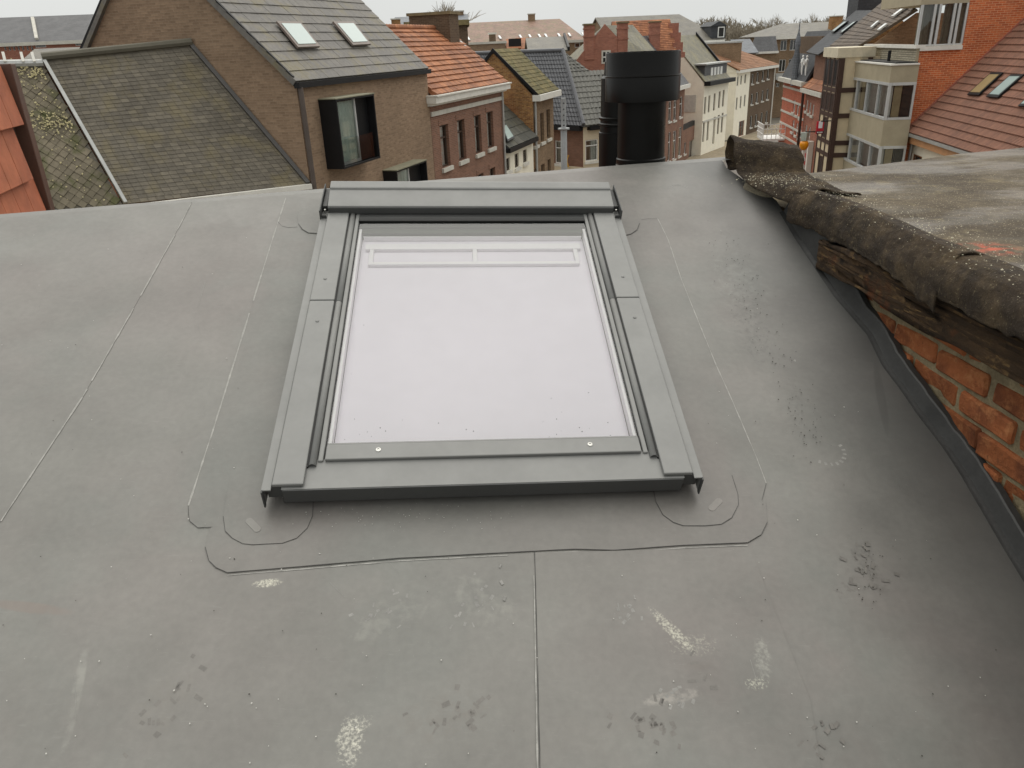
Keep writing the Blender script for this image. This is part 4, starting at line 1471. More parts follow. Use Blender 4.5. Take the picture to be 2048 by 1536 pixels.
# mossy diamond slates of the next house
hd_ = thing('mossy_slate_house', V((e2.x - 3, e2.y + 3, 0)), 'house with mossy diamond shaped slates and zinc ridge', 'house')
dp = rpx_(PLS, (-160, 440), (246, 412), (84, 130), (-180, 130))
PLD = Plane(PLS.p - nS * .05, PLS.n)
dq = rpx_(PLD, (-160, 440), (247, 412), (85, 128), (-180, 128))
slab(hd_, 'roof', dq, S_OLD, .08)
body(hd_, fw_s, -6.5, -.02, 6.0, zS - .1, B_FIRE, prof=[(0, zS - .1), (2.9, zS + 3.0), (6.0, zS - .1)])
T_DIA = tilemat('diamond_slate', lin(110, 102, 86), lin(94, 88, 72), lin(124, 112, 92), .8, lin(74, 78, 36), .28, .95)
up_ = (PLS.n.cross(ed)).normalized()
if up_.z < 0:
    up_ = -up_
ds = .17
shared = None
cnt = 0
for i in range(-26, 14):
    for j in range(-4, 34):
        a = (i + (.5 if j % 2 else 0)) * ds * 1.42
        b = j * ds * .71
        c = vB + ed * (a - .3) + up_ * b
        d = c - CAM
        wq = d.dot(FW)
        if wq < 1:
            continue
        X, Y = 1024 + FPX * d.dot(RT) / wq, 768 - FPX * d.dot(UP) / wq
        left = 10 + (Y - 130) * .30
        right = 86 + (Y - 130) * (246 - 86) / (410 - 130) - 7
        if not (left - 6 < X < right and 134 < Y < 414):
            continue
        if shared is None:
            m = MB()
            pts = [-up_ * ds * .78, ed * ds * .75, up_ * ds * .76, -ed * ds * .75]
            pts = [p + nS * (.030 if k == 0 else (.018 if k != 2 else .006)) for k, p in enumerate(pts)]
            m.prism([p - nS * .016 for p in pts], nS * .016)
            shared = mesh('slate', m, T_DIA)
        o = bpy.data.objects.new('slate', shared)
        COL.objects.link(o)
        o.parent = hd_
        o.location = c - nS * .05 + nS * rnd.uniform(0, .008) - hd_.location
        o.rotation_euler = (rnd.uniform(-.02, .02), rnd.uniform(-.02, .02), rnd.uniform(-.05, .05))
        cnt += 1
rz0, rz1 = PLS.hit(-20, 128), PLS.hit(86, 126)
obj('ridge_cap', MB().tube([rz0, rz1], .09, 8), M_ZINC, hd_, smooth=40)
mb = MB()
for x in (12, 48, 70):
    q = PLS.hit(x, 128)
    mb.box(q - ed * .03 + nS * .05, ed * .06, up_ * .25, nS * .07)
obj('ridge_clip', mb, M_WOODW, hd_, kind='stuff')
obj('gutter', MB().box(e2 + V((0, 0, -.16)) - ed * 6.4, ed * 6.28, -bd * .15, Z * .13), M_WOODW, hd_)
# lichen tufts on the diamonds
mg = MB()
for k in range(420):
    t = rnd.random()
    Y = 134 + 270 * rnd.random() ** 1.2
    left, right = 18 + (Y - 130) * .30, 86 + (Y - 130) * .571 - 8
    if rnd.random() < .6:
        Y = rnd.choice((140, 150, 235, 245, 255)) + rnd.gauss(0, 6)
    left, right = 18 + (Y - 130) * .30, 86 + (Y - 130) * .571 - 8
    X = left + (right - left) * rnd.random()
    c = PLS.hit(X, Y) + nS * .01
    r = rnd.uniform(.012, .032)
    a0 = rnd.random() * 6
    ring = [c + (ed * math.cos(a0 + q * 1.257) + up_ * math.sin(a0 + q * 1.257)) * r * rnd.uniform(.5, 1.1) for q in range(5)]
    for q in range(5):
        mg.face([ring[q], ring[(q + 1) % 5], c + nS * r * .6])
obj('lichen', mg, plain('pale_lichen', lin(186, 176, 136), .95, amt=.3, sc=6), hd_, kind='stuff')

# ---- tile hung wall at the left
TW = Wall((0, 0), -13.1)
pf = ray(50, 290)
TW.p = V((pf.x, pf.y, 0)) * (6.8 / math.hypot(pf.x, pf.y))
ztop = TW.hit(8, 134).z
ht = thing('tile_hung_house', TW.at(-2, 0, -1.5), 'house end hung with large terracotta tiles and a brown corner trim', 'house')
body(ht, TW, -4.0, -.02, 3.0, ztop, plain('brown_boarding', lin(70, 50, 40), .7), name='wall')
hc = .355
nrow = 9
for r in range(nrow):
    z0 = ztop - .02 - hc * (r + 1)
    for c in range(9):
        s0 = -.13 - .24 * (c + 1) - (.12 if r % 2 else 0)
        w_ = .236
        if s0 + w_ > -.12:
            w_ = -.12 - s0
        pts = [TW.at(s0, z0, .075), TW.at(s0 + w_, z0, .075), TW.at(s0 + w_, z0 + hc * 1.08, .03), TW.at(s0, z0 + hc * 1.08, .03)]
        o = obj('tile', MB().prism(pts, -TW.n * .022), T_TERRA, ht, bevel=.004)
        o.rotation_euler = (0, 0, rnd.uniform(-.006, .006))
obj('corner_trim', MB().box(TW.at(-.11, 0, -.05), TW.d * .1, TW.n * .135, Z * (ztop + .02)), plain('brown_coated_metal', lin(84, 58, 46), .5), ht, bevel=.006)

# ---- orange tiled house
sO0, sO1 = sB1 + .03, L1.sz(1003, 200)[0]
zeO = L1.sz(930, 181)[1]
ho = thing('orange_tiled_house', L1.at((sO0 + sO1) / 2, 0, -4), 'red brick terraced house with orange clay tiles and white cornice', 'house')
OW = []
for (x0, y0, x1, y1) in ((882, 249, 899, 335), (916, 239, 931, 321), (950, 230, 963, 307), (974.5, 223, 987, 296)):
    OW.append(Op(L1, x0, y0, x1, y1, M_BFR, M_STONE, 0, .70, M_CURT, .16))
for (x0, y0, x1, y1) in ((889, 395, 905, 470), (925, 362, 939, 440), (957, 347, 969, 425), (981, 335, 992, 405)):
    OW.append(Op(L1, x0, y0, x1, y1, M_BFR, M_STONE, 0, .70, M_CURT, .16))
apO = L1.cross(sO1).sz(888, 58)
dO = 4.2
RPO = rplane(L1, zeO + .05, math.atan2(3.95, dO))
oeL, oeR = L1.at(sO0 - .02, zeO + .05, .28), L1.at(sO1 + .12, zeO + .05, .28)
orL, orR = RPO.hit(775, 61), RPO.hit(888, 58)
kk = (orR - L1.p).dot(L1.n)
orL = L1.at(sO0 - .02, orR.z, kk)
orR2 = L1.at(sO1 + .12, orR.z, kk)
body(ho, L1, sO0, sO1, 8.2, zeO - .05, B_ORANGE, OW, prof=[(0, zeO - .05), (-kk, orR.z - .1), (-2 * kk, zeO - .1), (8.2, zeO - .1)])
slab(ho, 'roof', [oeL, oeR, orR2, orL], T_ORANGE, .1)
slab(ho, 'roof_back', [L1.at(sO0, zeO, 2 * kk - .1), L1.at(sO1, zeO, 2 * kk - .1), orR2, orL], T_ORANGE, .1)
tiles(ho, oeL, oeR, orR2, orL, 13, .24, T_ORANGE, .045)
mb = MB()
nr = 30
for k in range(nr):
    a, b = orL + (orR2 - orL) * (k / nr), orL + (orR2 - orL) * ((k + .96) / nr)
    mb.tube([a + Z * .03, b + Z * .04], [.10, .12], 8)
obj('ridge_tiles', mb, T_ORANGE, ho, smooth=40, kind='stuff')
zc1, zc0 = zeO + .06, zeO - .22
cn = obj('cornice', MB().box(L1.at(sO0 - .25, zc0, .0), L1.d * (sO1 - sO0 + .5), L1.n * .38, Z * (zc1 - zc0 - .05)).box(L1.at(sO0 - .27, zc1 - .05, .0), L1.d * (sO1 - sO0 + .54), L1.n * .45, Z * .05).box(L1.at(sO0 - .2, zc0 - .09, .0), L1.d * (sO1 - sO0 + .4), L1.n * .2, Z * .09), M_WOODW, ho)
zb0 = L1.sz(930, 211)[1]
obj('string_course', MB().box(L1.at(sO0 + .02, zb0 - .12, .0), L1.d * (sO1 - sO0 - .04), L1.n * .06, Z * .16), M_STONE, ho)
obj('downpipe', MB().tube([L1.at(sO1 - .08, zc0, .08), L1.at(sO1 - .08, .1, .08)], .05, 8), M_ZINC, ho, smooth=40)
for s_ in (.3, 2.6, 4.8, 7.0):
    obj('vent_slot', MB().box(L1.at(sO0 + s_, zb0 + .2, .0), L1.d * .06, L1.n * .012, Z * .17), M_DARK, ho)
for o_ in OW:
    obj('window_arch', MB().box(L1.at(o_.s0 - .1, o_.z1 + .01, .0), L1.d * (o_.s1 - o_.s0 + .2), L1.n * .02, Z * .2), B_ORANGE, ho)
# large chimney behind its right verge
cc = L1.at(sO1 - .9, 0, kk - .2)
M_MOSSCAP = plain('mossy_coping', lin(120, 106, 80), .95, amt=.25, sc=4)
chimney(ho, V((cc.x, cc.y, zeO)), L1.d, L1.n, 1.1, 1.9, zeO + 1.4, orR.z + .55, B_DARK, M_MOSSCAP)
obj('verge_flashing', MB().box(RPO.hit(888, 58) + RPO.n * .04, RPO.hit(935, 103) - RPO.hit(888, 58), L1.d * .22, RPO.n * .06), M_ZINC, ho)

# ---- small white house tucked in
hw = thing('small_white_house', L1.at(19.3, 0, -3), 'low white house with black tiled roof squeezed between brick houses', 'house')
sW0, sW1 = sO1 + .05, L1.sz(1066, 268)[0] - .05
zeW = L1.sz(1035, 288)[1]
WW = [Op(L1, x0, y0, x1, y1, M_BFR, M_WOODW, 0, 0, None, .12) for (x0, y0, x1, y1) in ((1011, 316, 1020.5, 342), (1029.5, 307, 1038, 335), (1046, 299, 1054.5, 325))]
body(hw, L1, sW0, sW1, 6, zeW, R_WHITE, WW, prof=[(0, zeW), (3.0, zeW + 2.9), (6, zeW)])
wl_ = [L1.at(sW0, zeW + .05, .25), L1.at(sW1, zeW + .05, .25), L1.at(sW1, zeW + 3.05, -3.0), L1.at(sW0, zeW + 3.05, -3.0)]
slab(hw, 'roof', wl_, S_BLK, .1)
slab(hw, 'roof_back', [L1.at(sW0, zeW, -6.1), L1.at(sW1, zeW, -6.1), wl_[2], wl_[3]], S_BLK, .1)
tiles(hw, *wl_, 9, .36, tilemat('black_tile', lin(64, 62, 54), lin(54, 54, 46), lin(72, 70, 62), .7, lin(84, 80, 56), .12), .025)
RPW = Plane(wl_[0] + Z * .12, (wl_[1] - wl_[0]).cross(wl_[3] - wl_[0]))
skylight(hw, RPW, ((1000, 252), (1010, 249), (1028, 277), (1014, 285)))
obj('gutter', MB().box(L1.at(sW0, zeW - .16, .02), L1.d * (sW1 - sW0), L1.n * .3, Z * .2), M_BLACKM, hw)

# ---- yellow brick gable house
sC0, sC1 = L1.sz(1066, 192)[0], L1.sz(1106, 178)[0]
zeC = L1.sz(1066, 191)[1]
hcg = thing('gabled_brick_house', L1.at(24, 0, -3), 'gabled house of mottled yellow brick with mossy roof and white cornice', 'house')
GC = L1.cross(sC0)
apC = GC.sz(987, 103)
CW = [Op(L1, x0, y0, x1, y1, M_BFR, M_STONE, 0, .72, None, .2) for (x0, y0, x1, y1) in
      ((1068, 232, 1075, 291), (1081, 225.5, 1088, 284), (1093.5, 218.5, 1100.5, 277), (1070, 336, 1077, 395), (1083, 328, 1090, 386), (1096, 318, 1102, 376))]
body(hcg, L1, sC0, sC1, 6, zeC, B_TAN, CW, prof=[(0, zeC), (apC[0], apC[1]), (2 * apC[0] + .3, zeC + .4), (6, zeC + .2)])
obj('gable_wall', MB().prism([GC.at(0.02, 0), GC.at(.02, zeC - .02), GC.at(apC[0], apC[1] - .03), GC.at(2 * apC[0], zeC), GC.at(2 * apC[0], 0)], GC.n * .04), B_YELL, hcg)
cl_ = [L1.at(sC0 - .08, zeC + .05, .3), L1.at(sC1 + .1, zeC + .05, .3), L1.at(sC1 + .1, apC[1] + .1, -apC[0]), L1.at(sC0 - .08, apC[1] + .1, -apC[0])]
slab(hcg, 'roof', cl_, T_MOSS, .1)
slab(hcg, 'roof_back', [L1.at(sC0 - .08, zeC, -2 * apC[0] - .1), L1.at(sC1, zeC, -2 * apC[0] - .1), cl_[2], cl_[3]], T_MOSS, .1)
tiles(hcg, *cl_, 12, .3, T_MOSS, .022)
mb = MB()
for (a, b) in (((-.3, zeC + .02), (apC[0], apC[1] + .1)), ((apC[0], apC[1] + .1), (2 * apC[0] + .1, zeC))):
    mb.prism([GC.at(a[0], a[1] - .16, .05), GC.at(b[0], b[1] - .16, .05), GC.at(b[0], b[1] + .06, .05), GC.at(a[0], a[1] + .06, .05)], GC.n * .06)
obj('verge', mb, M_BLACKM, hcg)
obj('cornice', MB().box(L1.at(sC0 - .15, zeC - .28, .01), L1.d * (sC1 - sC0 + .4), L1.n * .42, Z * .3), M_WOODW, hcg)
obj('downpipe', MB().tube([L1.at(sC0 + .12, zeC - .3, .08), L1.at(sC0 + .12, .1, .08)], .06, 8), M_ZINC, hcg, smooth=40)

# ---- corner house with pantile hips
kd = ray(1166, 250)
KC = V((kd.x, kd.y, 0)) * (50 / math.hypot(kd.x, kd.y))
E1 = Wall(KC, 180 - 43 - 0)
E1 = Wall((0, 0), 0)
a1 = math.radians(-43)
d1 = V((math.sin(a1), math.cos(a1), 0))          # from corner to far left
a2 = math.radians(62)
d2 = V((math.sin(a2), math.cos(a2), 0))          # from corner to far right
E1.p, E1.d, E1.n = KC, -d1, V((-d1.y, d1.x, 0))
if E1.n.y > 0:
    E1.n = -E1.n
E2 = Wall((0, 0), 0)
E2.p, E2.d, E2.n = KC, d2, V((d2.y, -d2.x, 0))
zE = Plane(KC, (0, -1, 0)).hit(1166, 251).z
he = thing('corner_pantile_house', KC + V((0, 4, 0)), 'corner house under a hipped grey pantile roof, half brick half white', 'house')
e1w = [Op(E1, 1110, 281, 1122, 327, M_WFR, M_WOODW, 0, .68, M_CURT, .1)]
e2w = [Op(E2, 1171, 279, 1196, 322, M_WFR, M_WOODW, 0, .72, M_CURT, .1)]
sE = E1.sz(1106, 250)[0]
body(he, E1, min(sE, -4.2), 0, 7, zE, B_ORANGE, e1w)
body(he, E2, 0.01, 6.0, 7, zE, R_BEIGE, e2w)
far1 = KC + d1 * 8.5
rdg = Plane(V((KC.x, KC.y + 3.6, 0)), (0, -1, 0))
q1 = rdg.hit(1126, 103)
q2 = q1 + d1 * 8.5
ov = V((0, -.35, 0))
kE, f1E = KC + ov + Z * zE, far1 + ov + Z * zE
tiles(he, f1E, kE, q1, q2, 17, .26, T_PAN, .04, pan=True)
slab(he, 'roof', [f1E - Z * .03, kE - Z * .03, q1 - Z * .06, q2 - Z * .06], T_PAN, .08)
far2 = KC + d2 * 6.0
f2E = far2 + ov + Z * zE
PE2 = Plane(kE, (f2E - kE).cross(q1 - kE))
pv = PE2.hit(1178, 142)
tv = (pv.z - kE.z) / (q1.z - kE.z)
hp = kE + (q1 - kE) * tv
pr = hp + (f2E - kE).normalized() * 6.5
tiles(he, kE, f2E, pr, hp, 10, .30, T_PAN2, .04, pan=True)
tiles(he, hp, pv, q1 + d2 * .02, q1, 6, .30, T_PAN2, .04, pan=True)
slab(he, 'roof', [kE - Z * .03, f2E - Z * .03, pr - Z * .06, pv - Z * .06, q1 - Z * .06], T_PAN2, .08)
obj('hip_cap', MB().tube([KC + ov + Z * (zE + .1), q1 + Z * .08], .13, 8), T_PAN, he, smooth=40)
obj('ridge_cap', MB().tube([q1 + Z * .08, q2 + Z * .08], .13, 8), T_PAN, he, smooth=40)
mb = MB()
mb.box(E1.at(-8.5, zE - .3, .0), E1.d * 8.5, E1.n * .35, Z * .28)
mb.box(E2.at(.3, zE - .3, .0), E2.d * 5.6, E2.n * .35, Z * .28)
obj('gutter', mb, M_BLACKM, he)
obj('plinth', MB().box(E1.at(-4.2, 0, .01), E1.d * 4.2, E1.n * .06, Z * (E1.sz(1130, 331)[1])), R_BEIGE, he)
yb = E1.hit(1139, 325)
obj('yellow_bracket', MB().tube([yb + E1.n * .1 + Z * .45, yb + E1.n * .25 + Z * .1, yb + E1.n * .12 - Z * .25], .05, 6), plain('yellow_paint', lin(220, 170, 30), .5), he)
# ================================================================ right row
R = Wall((16.6, 35.2), 188.4)
R0 = R.off(-1.1)
# ---- building with projecting bay
sG = R0.sz(1834, 96)[0]
zG = R0.sz(1834, 97)[1]
GR = R0.cross(sG)
GR.n = -GR.n                                     # gable faces us
hbv = thing('bay_windowed_building', R0.at(sG - 4, 0, -4), 'block of flats with olive concrete bay, grey brick front and orange brick side wall', 'building')
sF = R0.sz(1712, 96)[0]
sF2 = R.off(.75).sz(1673, 180)[0]
mb = MB()
mb.face([R0.at(sF, 0), R0.at(sG, 0), R0.at(sG, zG), R0.at(sF, zG)])
mb.face([R0.at(sF2, 0), R0.at(sF - .003, 0), R0.at(sF - .003, zG - .6), R0.at(sF2, zG - .6)])
mb.prism([R0.at(sF, 0, -.02), R0.at(sG - .02, 0, -.02), R0.at(sG - .02, zG - .02, -.02), R0.at(sF, zG - .02, -.02)], -R0.n * 9)
obj('front_wall', mb, B_GREY, hbv)
# orange brick side wall with the top floor window strip left open
wz0, wz1 = GR.sz(1880, 91)[1], GR.sz(1880, 8)[1]
ww0, ww1 = GR.sz(1836, 60)[0], GR.sz(1932, 45)[0]
mb = MB()
t_ = GR.n * .0
zt_ = zG + 6.5
wide = 14.0
mb.face([GR.at(.12, 0), GR.at(wide, 0), GR.at(wide, zG - .1), GR.at(.12, zG - .1)])
mb.face([GR.at(ww1, zG - .1), GR.at(wide, zG - .1), GR.at(wide, zt_), GR.at(ww1, zt_)])
obj('side_wall', mb, B_FIRE, hbv)
obj('corner_pier', MB().box(GR.at(.0, 0, -.02), GR.d * .12, GR.n * .05, Z * zG), R_OLIVE, hbv)
mb = MB()
mb.box(R0.at(sF - .1, zG, -.3), R0.d * (sG - sF + .2), R0.n * .4, Z * .14)
mb.box(GR.at(.1, zG - .1, -.25), GR.d * (ww1 - .1), GR.n * .36, Z * .16)
obj('coping', mb, M_WOODW, hbv)
# penthouse behind: side glazing in the side wall plane, roof slab over it
mb = MB()
zs_ = zG + .08
mb.box(GR.at(ww0 - .05, wz1, -5.5), GR.d * (ww1 - ww0 + .05), GR.n * 5.5, Z * 1.2)
obj('roof_slab', mb, R_OLIVE, hbv)
pw = MB()
cols = [1836, 1868, 1905, 1930]
for x in (1840, 1866, 1876, 1905, 1914, 1930):
    s_ = GR.sz(x, 50)[0]
    pw.box(GR.at(s_ - .05, zs_, -.1), GR.d * .1, GR.n * .1, Z * (wz1 - zs_))
pw.box(GR.at(ww0, zs_, -.1), GR.d * (ww1 - ww0), GR.n * .09, Z * .06)
pwo = obj('window', pw, M_GFR, hbv)
obj('pane', MB().face([GR.at(ww0, zs_, -.06), GR.at(ww1, zs_, -.06), GR.at(ww1, wz1, -.06), GR.at(ww0, wz1, -.06)]), M_PANE, pwo)
cm = MB()
prev = None
for k in range(40):
    s_ = ww0 + (ww1 - ww0) * k / 39
    cur = (GR.at(s_, zs_, -.22 + .04 * math.sin(k * 1.5)), GR.at(s_, wz1, -.22 + .04 * math.sin(k * 1.5)))
    if prev and not (18 < k < 22):
        cm.face([prev[0], cur[0], cur[1], prev[1]])
    prev = cur
obj('curtain', cm, plain('grey_curtain', lin(120, 116, 100), .9), pwo, smooth=60)
# the bay: panels and glazed bands
sb0, sb1 = R.sz(1692, 150)[0], R.sz(1781, 150)[0]
zz = lambda x, y: R.sz(x, y)[1]
zt0, zt1 = zz(1780, 131), zz(1781, 166)
zw0 = zz(1770, 241)
zq0 = zz(1764, 294)
zq1 = zz(1755, 345) - .2
bdep = 1.1
def band(name, z0, z1, mat, ins=0.0):
    return obj(name, MB().box(R.at(sb0 + ins, z0, -bdep), R.d * (sb1 - sb0 - 2 * ins), R.n * (bdep - ins), Z * (z1 - z0)), mat, hbv)
band('bay_panel', zt1, zt0, R_OLIVE)
band('bay_panel', zq0, zw0, R_OLIVE)
band('bay_panel', 2.6, zq1, R_OLIVE)
obj('bay_coping', MB().box(R.at(sb0 - .05, zt0 + .002, -bdep), R.d * (sb1 - sb0 + .1), R.n * (bdep + .05), Z * .06), M_WOODW, hbv)
obj('bay_roof', MB().box(R.at(sb0 + .1, zt0 + .062, -bdep), R.d * (sb1 - sb0 - .3), R.n * (bdep - .2), Z * .05), M_BLACKM, hbv)
for (z0, z1) in ((zw0, zt1), (zq1, zq0)):
    fm = MB()
    t = .09
    fx = [0, .16, .31, .55, .80, 1.0]
    fm.box(R.at(sb0, z0, -.12), R.d * (sb1 - sb0), R.n * .14, Z * .1)
    fm.box(R.at(sb0, z1 - .12, -.12), R.d * (sb1 - sb0), R.n * .14, Z * .12)
    for k, f in enumerate(fx):
        s_ = sb0 + (sb1 - sb0 - t) * f
        fm.box(R.at(s_, z0 + .1, -.11), R.d * t, R.n * .12, Z * (z1 - z0 - .22))
    # near cheek
    ck = R.cross(sb1)
    fm.box(R.at(sb1 - .1, z0, -bdep), R.d * .11, R.n * (bdep - .13), Z * .1)
    fm.box(R.at(sb1 - .1, z1 - .12, -bdep), R.d * .11, R.n * (bdep - .13), Z * .12)
    fm.box(R.at(sb1 - .09, z0 + .1, -bdep), R.d * .09, R.n * .09, Z * (z1 - z0 - .22))
    w_ = obj('bay_window', fm, M_GFR, hbv)
    obj('pane', MB().face([R.at(sb0, z0 + .1, -.06), R.at(sb1, z0 + .1, -.06), R.at(sb1, z1 - .12, -.06), R.at(sb0, z1 - .12, -.06)]), M_PANE, w_)
    obj('pane', MB().face([R.at(sb1 - .04, z0 + .1, -.1), R.at(sb1 - .04, z0 + .1, -bdep), R.at(sb1 - .04, z1 - .12, -bdep), R.at(sb1 - .04, z1 - .12, -.1)]), M_PANE, w_)
    segs = [(.02, .1, M_CREAMC), (.2, .29, M_CURT), (.33, .40, M_CREAMC), (.42, .98, M_CURT)] if z0 > zz(1764, 260) else [(.02, .12, M_CURT), (.22, .98, M_CURT)]
    for (a, b, mt) in segs:
        cm = MB()
        prev = None
        for k in range(16):
            s_ = sb0 + (sb1 - sb0) * (a + (b - a) * k / 15)
            of = -.25 + .03 * math.sin(k * 1.7)
            cur = (R.at(s_, z0 + .1, of), R.at(s_, z1 - .12, of))
            if prev:
                cm.face([prev[0], cur[0], cur[1], prev[1]])
            prev = cur
        obj('curtain', cm, mt, w_, smooth=60)
    obj('curtain', MB().face([R.at(sb1 - .2, z0 + .1, -.3), R.at(sb1 - .2, z0 + .1, -.62), R.at(sb1 - .2, z1 - .12, -.62), R.at(sb1 - .2, z1 - .12, -.3)]), M_CREAMC, w_)
    obj('room', MB().box(R.at(sb0 + .02, z0 + .1, -bdep - .0), R.d * (sb1 - sb0 - .3), R.n * .4, Z * (z1 - z0 - .2)), M_DARK, w_)
obj('stove_pipe', MB().tube([R.at(sb1 - 2.2, zt0, -.5), R.at(sb1 - 2.2, zt0 + .55, -.5)], .07, 8), M_BLACKM, hbv, smooth=40)

# ---- red roofed house in front of the side wall
va, vb_ = GR.hit(1812, 264), GR.hit(2047, 44)
PR = Plane(va, R0.d.cross(vb_ - va))
if PR.n.z < 0:
    PR.n = -PR.n
hrr = thing('red_roofed_house', va - Z * va.z + R0.d * 4, 'white house under a brown red interlocking tile roof', 'house')
ln = 11.0
up2 = vb_ + (vb_ - va) * .25
rq_ = [va, va + R0.d * ln, up2 + R0.d * ln, up2]
slab(hrr, 'roof', [p - PR.n * .02 for p in rq_], T_RED, .1)
tiles(hrr, rq_[0], rq_[1], rq_[2], rq_[3], 22, .22, T_RED, .06, pan=True)
PRs = Plane(PR.p + PR.n * .12, PR.n)
skylight(hrr, PRs, ((1984, 147), (2008, 147), (1959, 192), (1936, 191)), M_BLACKM, plain('yellowed_blind', lin(150, 130, 90), .4))
skylight(hrr, PRs, ((2024, 151), (2050, 151), (1997, 197), (1974, 195)), M_BLACKM, M_SKYL)
skylight(hrr, PRs, ((2080, 175), (2110, 176), (2062, 214), (2038, 214)), M_BLACKM, M_SKYL)
obj('verge_trim', MB().box(va + PR.n * .02, up2 - va, R0.d * .12, PR.n * .12), plain('red_brown_trim', lin(150, 92, 76), .5), hrr)
Rr = R0.off((va - R0.p).dot(R0.n) - .35)
sr0 = (va - R0.p).dot(R0.d)
wo_ = Op(Rr, 1822, 309, 1842, 345, plain('oak_frame', lin(150, 96, 56), .5), None, 0, 0, None, .1)
body(hrr, Rr, sr0 + .05, sr0 + ln, 9, va.z - .1, R_WHITE, [wo_])
gu = MB()
gu.box(Rr.at(sr0 - .1, va.z - .12, .0), R0.d * (ln + .1), R0.n * .42, Z * .13)
obj('gutter', gu, M_ZINC, hrr)
obj('eaves_board', MB().box(Rr.at(sr0 - .1, va.z - .42, .0), R0.d * (ln + .1), R0.n * .3, Z * .29), plain('oak_board', lin(190, 140, 98), .6), hrr)
obj('downpipe', MB().tube([Rr.at(sr0 + .2, va.z - .4, .1), Rr.at(sr0 + .2, .1, .1)], .06, 8), M_ZINC, hrr, smooth=40)

# ---- half timbered house
Rt = R.off(.75)
sT0, sT1 = Rt.sz(1651, 130)[0], Rt.sz(1673, 180)[0]
zT = Rt.sz(1660, 113)[1]
M_BEAM = plain('dark_stained_timber', lin(64, 42, 32), .6, amt=.15)
M_PANEL = plain('cream_infill', lin(206, 190, 160), .85, amt=.06)
htb = thing('half_timbered_house', R.at((sT0 + sT1) / 2, 0, -4), 'dark half timbered house front with cream panels and pale fascia', 'house')
body(htb, Rt, sT0, sT1, 8, zT - .02, M_PANEL)
Ht = zT / 8.0
mb = MB()
sA, sBm = sT0, sT1
npost = 3
for k in range(npost + 1):
    s_ = sA + (sBm - sA - .16) * k / npost
    mb.box(Rt.at(s_, 0, .0), Rt.d * .16, Rt.n * .035, Z * (zT - .05))
obj('post', mb, M_BEAM, htb, kind='stuff')
mb = MB()
for z in (1.2, 2.9, 3.5, 4.9, 6.6, 7.2, 8.5, 9.7):
    mb.box(Rt.at(sA + .1, z, .01), Rt.d * (sBm - sA - .2), Rt.n * .022, Z * .2)
obj('rail', mb, M_BEAM, htb, kind='stuff')
for (z0, z1) in ((3.75, 4.85), (7.45, 8.45), (8.75, 9.65), (9.95, zT - .1), (5.15, 6.5)):
    for k in range(npost):
        a = sA + (sBm - sA - .16) * k / npost + .18
        b = sA + (sBm - sA - .16) * (k + 1) / npost - .02
        if z0 in (5.15, 7.45, 3.75) and k % 3 != 1:
            continue
        f = MB()
        f.box(Rt.at(a, z0, .005), Rt.d * (b - a), Rt.n * .03, Z * .05)
        f.box(Rt.at(a, z1 - .05, .005), Rt.d * (b - a), Rt.n * .03, Z * .05)
        f.box(Rt.at(a, z0 + .05, .005), Rt.d * .05, Rt.n * .03, Z * (z1 - z0 - .1))
        f.box(Rt.at(b - .05, z0 + .05, .005), Rt.d * .05, Rt.n * .03, Z * (z1 - z0 - .1))
        w_ = obj('window', f, M_BEAM, htb)
        obj('pane', MB().face([Rt.at(a + .05, z0 + .05, .02), Rt.at(b - .05, z0 + .05, .02), Rt.at(b - .05, z1 - .05, .02), Rt.at(a + .05, z1 - .05, .02)]), plain('dim_window_glass', (.05, .05, .05), .1) if 'dim_window_glass' not in bpy.data.materials else bpy.data.materials['dim_window_glass'], w_)
obj('fascia', MB().box(Rt.at(sA - .1, zT - .02, -1.6), Rt.d * (sBm - sA + .15), Rt.n * 1.75, Z * .44), plain('cream_fascia', lin(206, 196, 172), .7), htb)
# near cheek of the house front (posts and panels facing us)
CT = Rt.cross(sT1)
CT.n = -CT.n
mb = MB()
for (a, b) in ((.0, .22), (1.3, 1.5)):
    mb.box(CT.at(a, 0, .005), CT.d * (b - a), CT.n * .08, Z * (zT - .05))
for z in (1.2, 2.9, 3.5, 4.9, 6.6, 7.2, 8.5, 9.7):
    mb.box(CT.at(.22, z, .005), CT.d * 1.1, CT.n * .06, Z * .22)
obj('cheek_beam', mb, M_BEAM, htb, kind='stuff')
Rt = R0.off(.2)
# roofs of the right row: street-facing slopes, placed on planes through their eaves
def row_roof(root, zb, pitch, pxs, mat, th=.1, out=.0, name='roof', rows=0, tw=.3):
    pl = rplane(Rt, zb, math.radians(pitch), out)
    q = [pl.hit(*c) for c in pxs]
    slab(root, name, q, mat, th)
    if rows:
        tiles(root, q[0], q[1], q[2], q[3], rows, tw, mat, .025)
    return pl
pT = row_roof(htb, zT + .5, 44, [(1652, 99), (1713, 95), (1834, 18), (1782, -10)], T_DBRN, rows=14, tw=.33)
slab(htb, 'roof_back', [Rt.at(sT0, zT, -8.3), Rt.at(sT1 + .2, zT, -8.3), Rt.at(sT1 + .2, zT + 4.2, -4.3), Rt.at(sT0, zT + 4.2, -4.3)], T_DBRN, .1)
pTs = Plane(pT.p + pT.n * .1, pT.n)
for q in (((1756, 43), (1760, 43), (1745, 56), (1741, 56)), ((1772, 48), (1776, 49), (1760, 61), (1755, 61)), ((1822, 5), (1826, 6), (1790, 33), (1783, 34))):
    skylight(htb, pTs, q, M_GFR, plain('white_glass', (.8, .82, .82), .2) if 'white_glass' not in bpy.data.materials else bpy.data.materials['white_glass'], rise=.05)
gT = Rt.cross(sb0 + .02)
gT.n = -gT.n
zTg = gT.sz(1715, 92)[1]
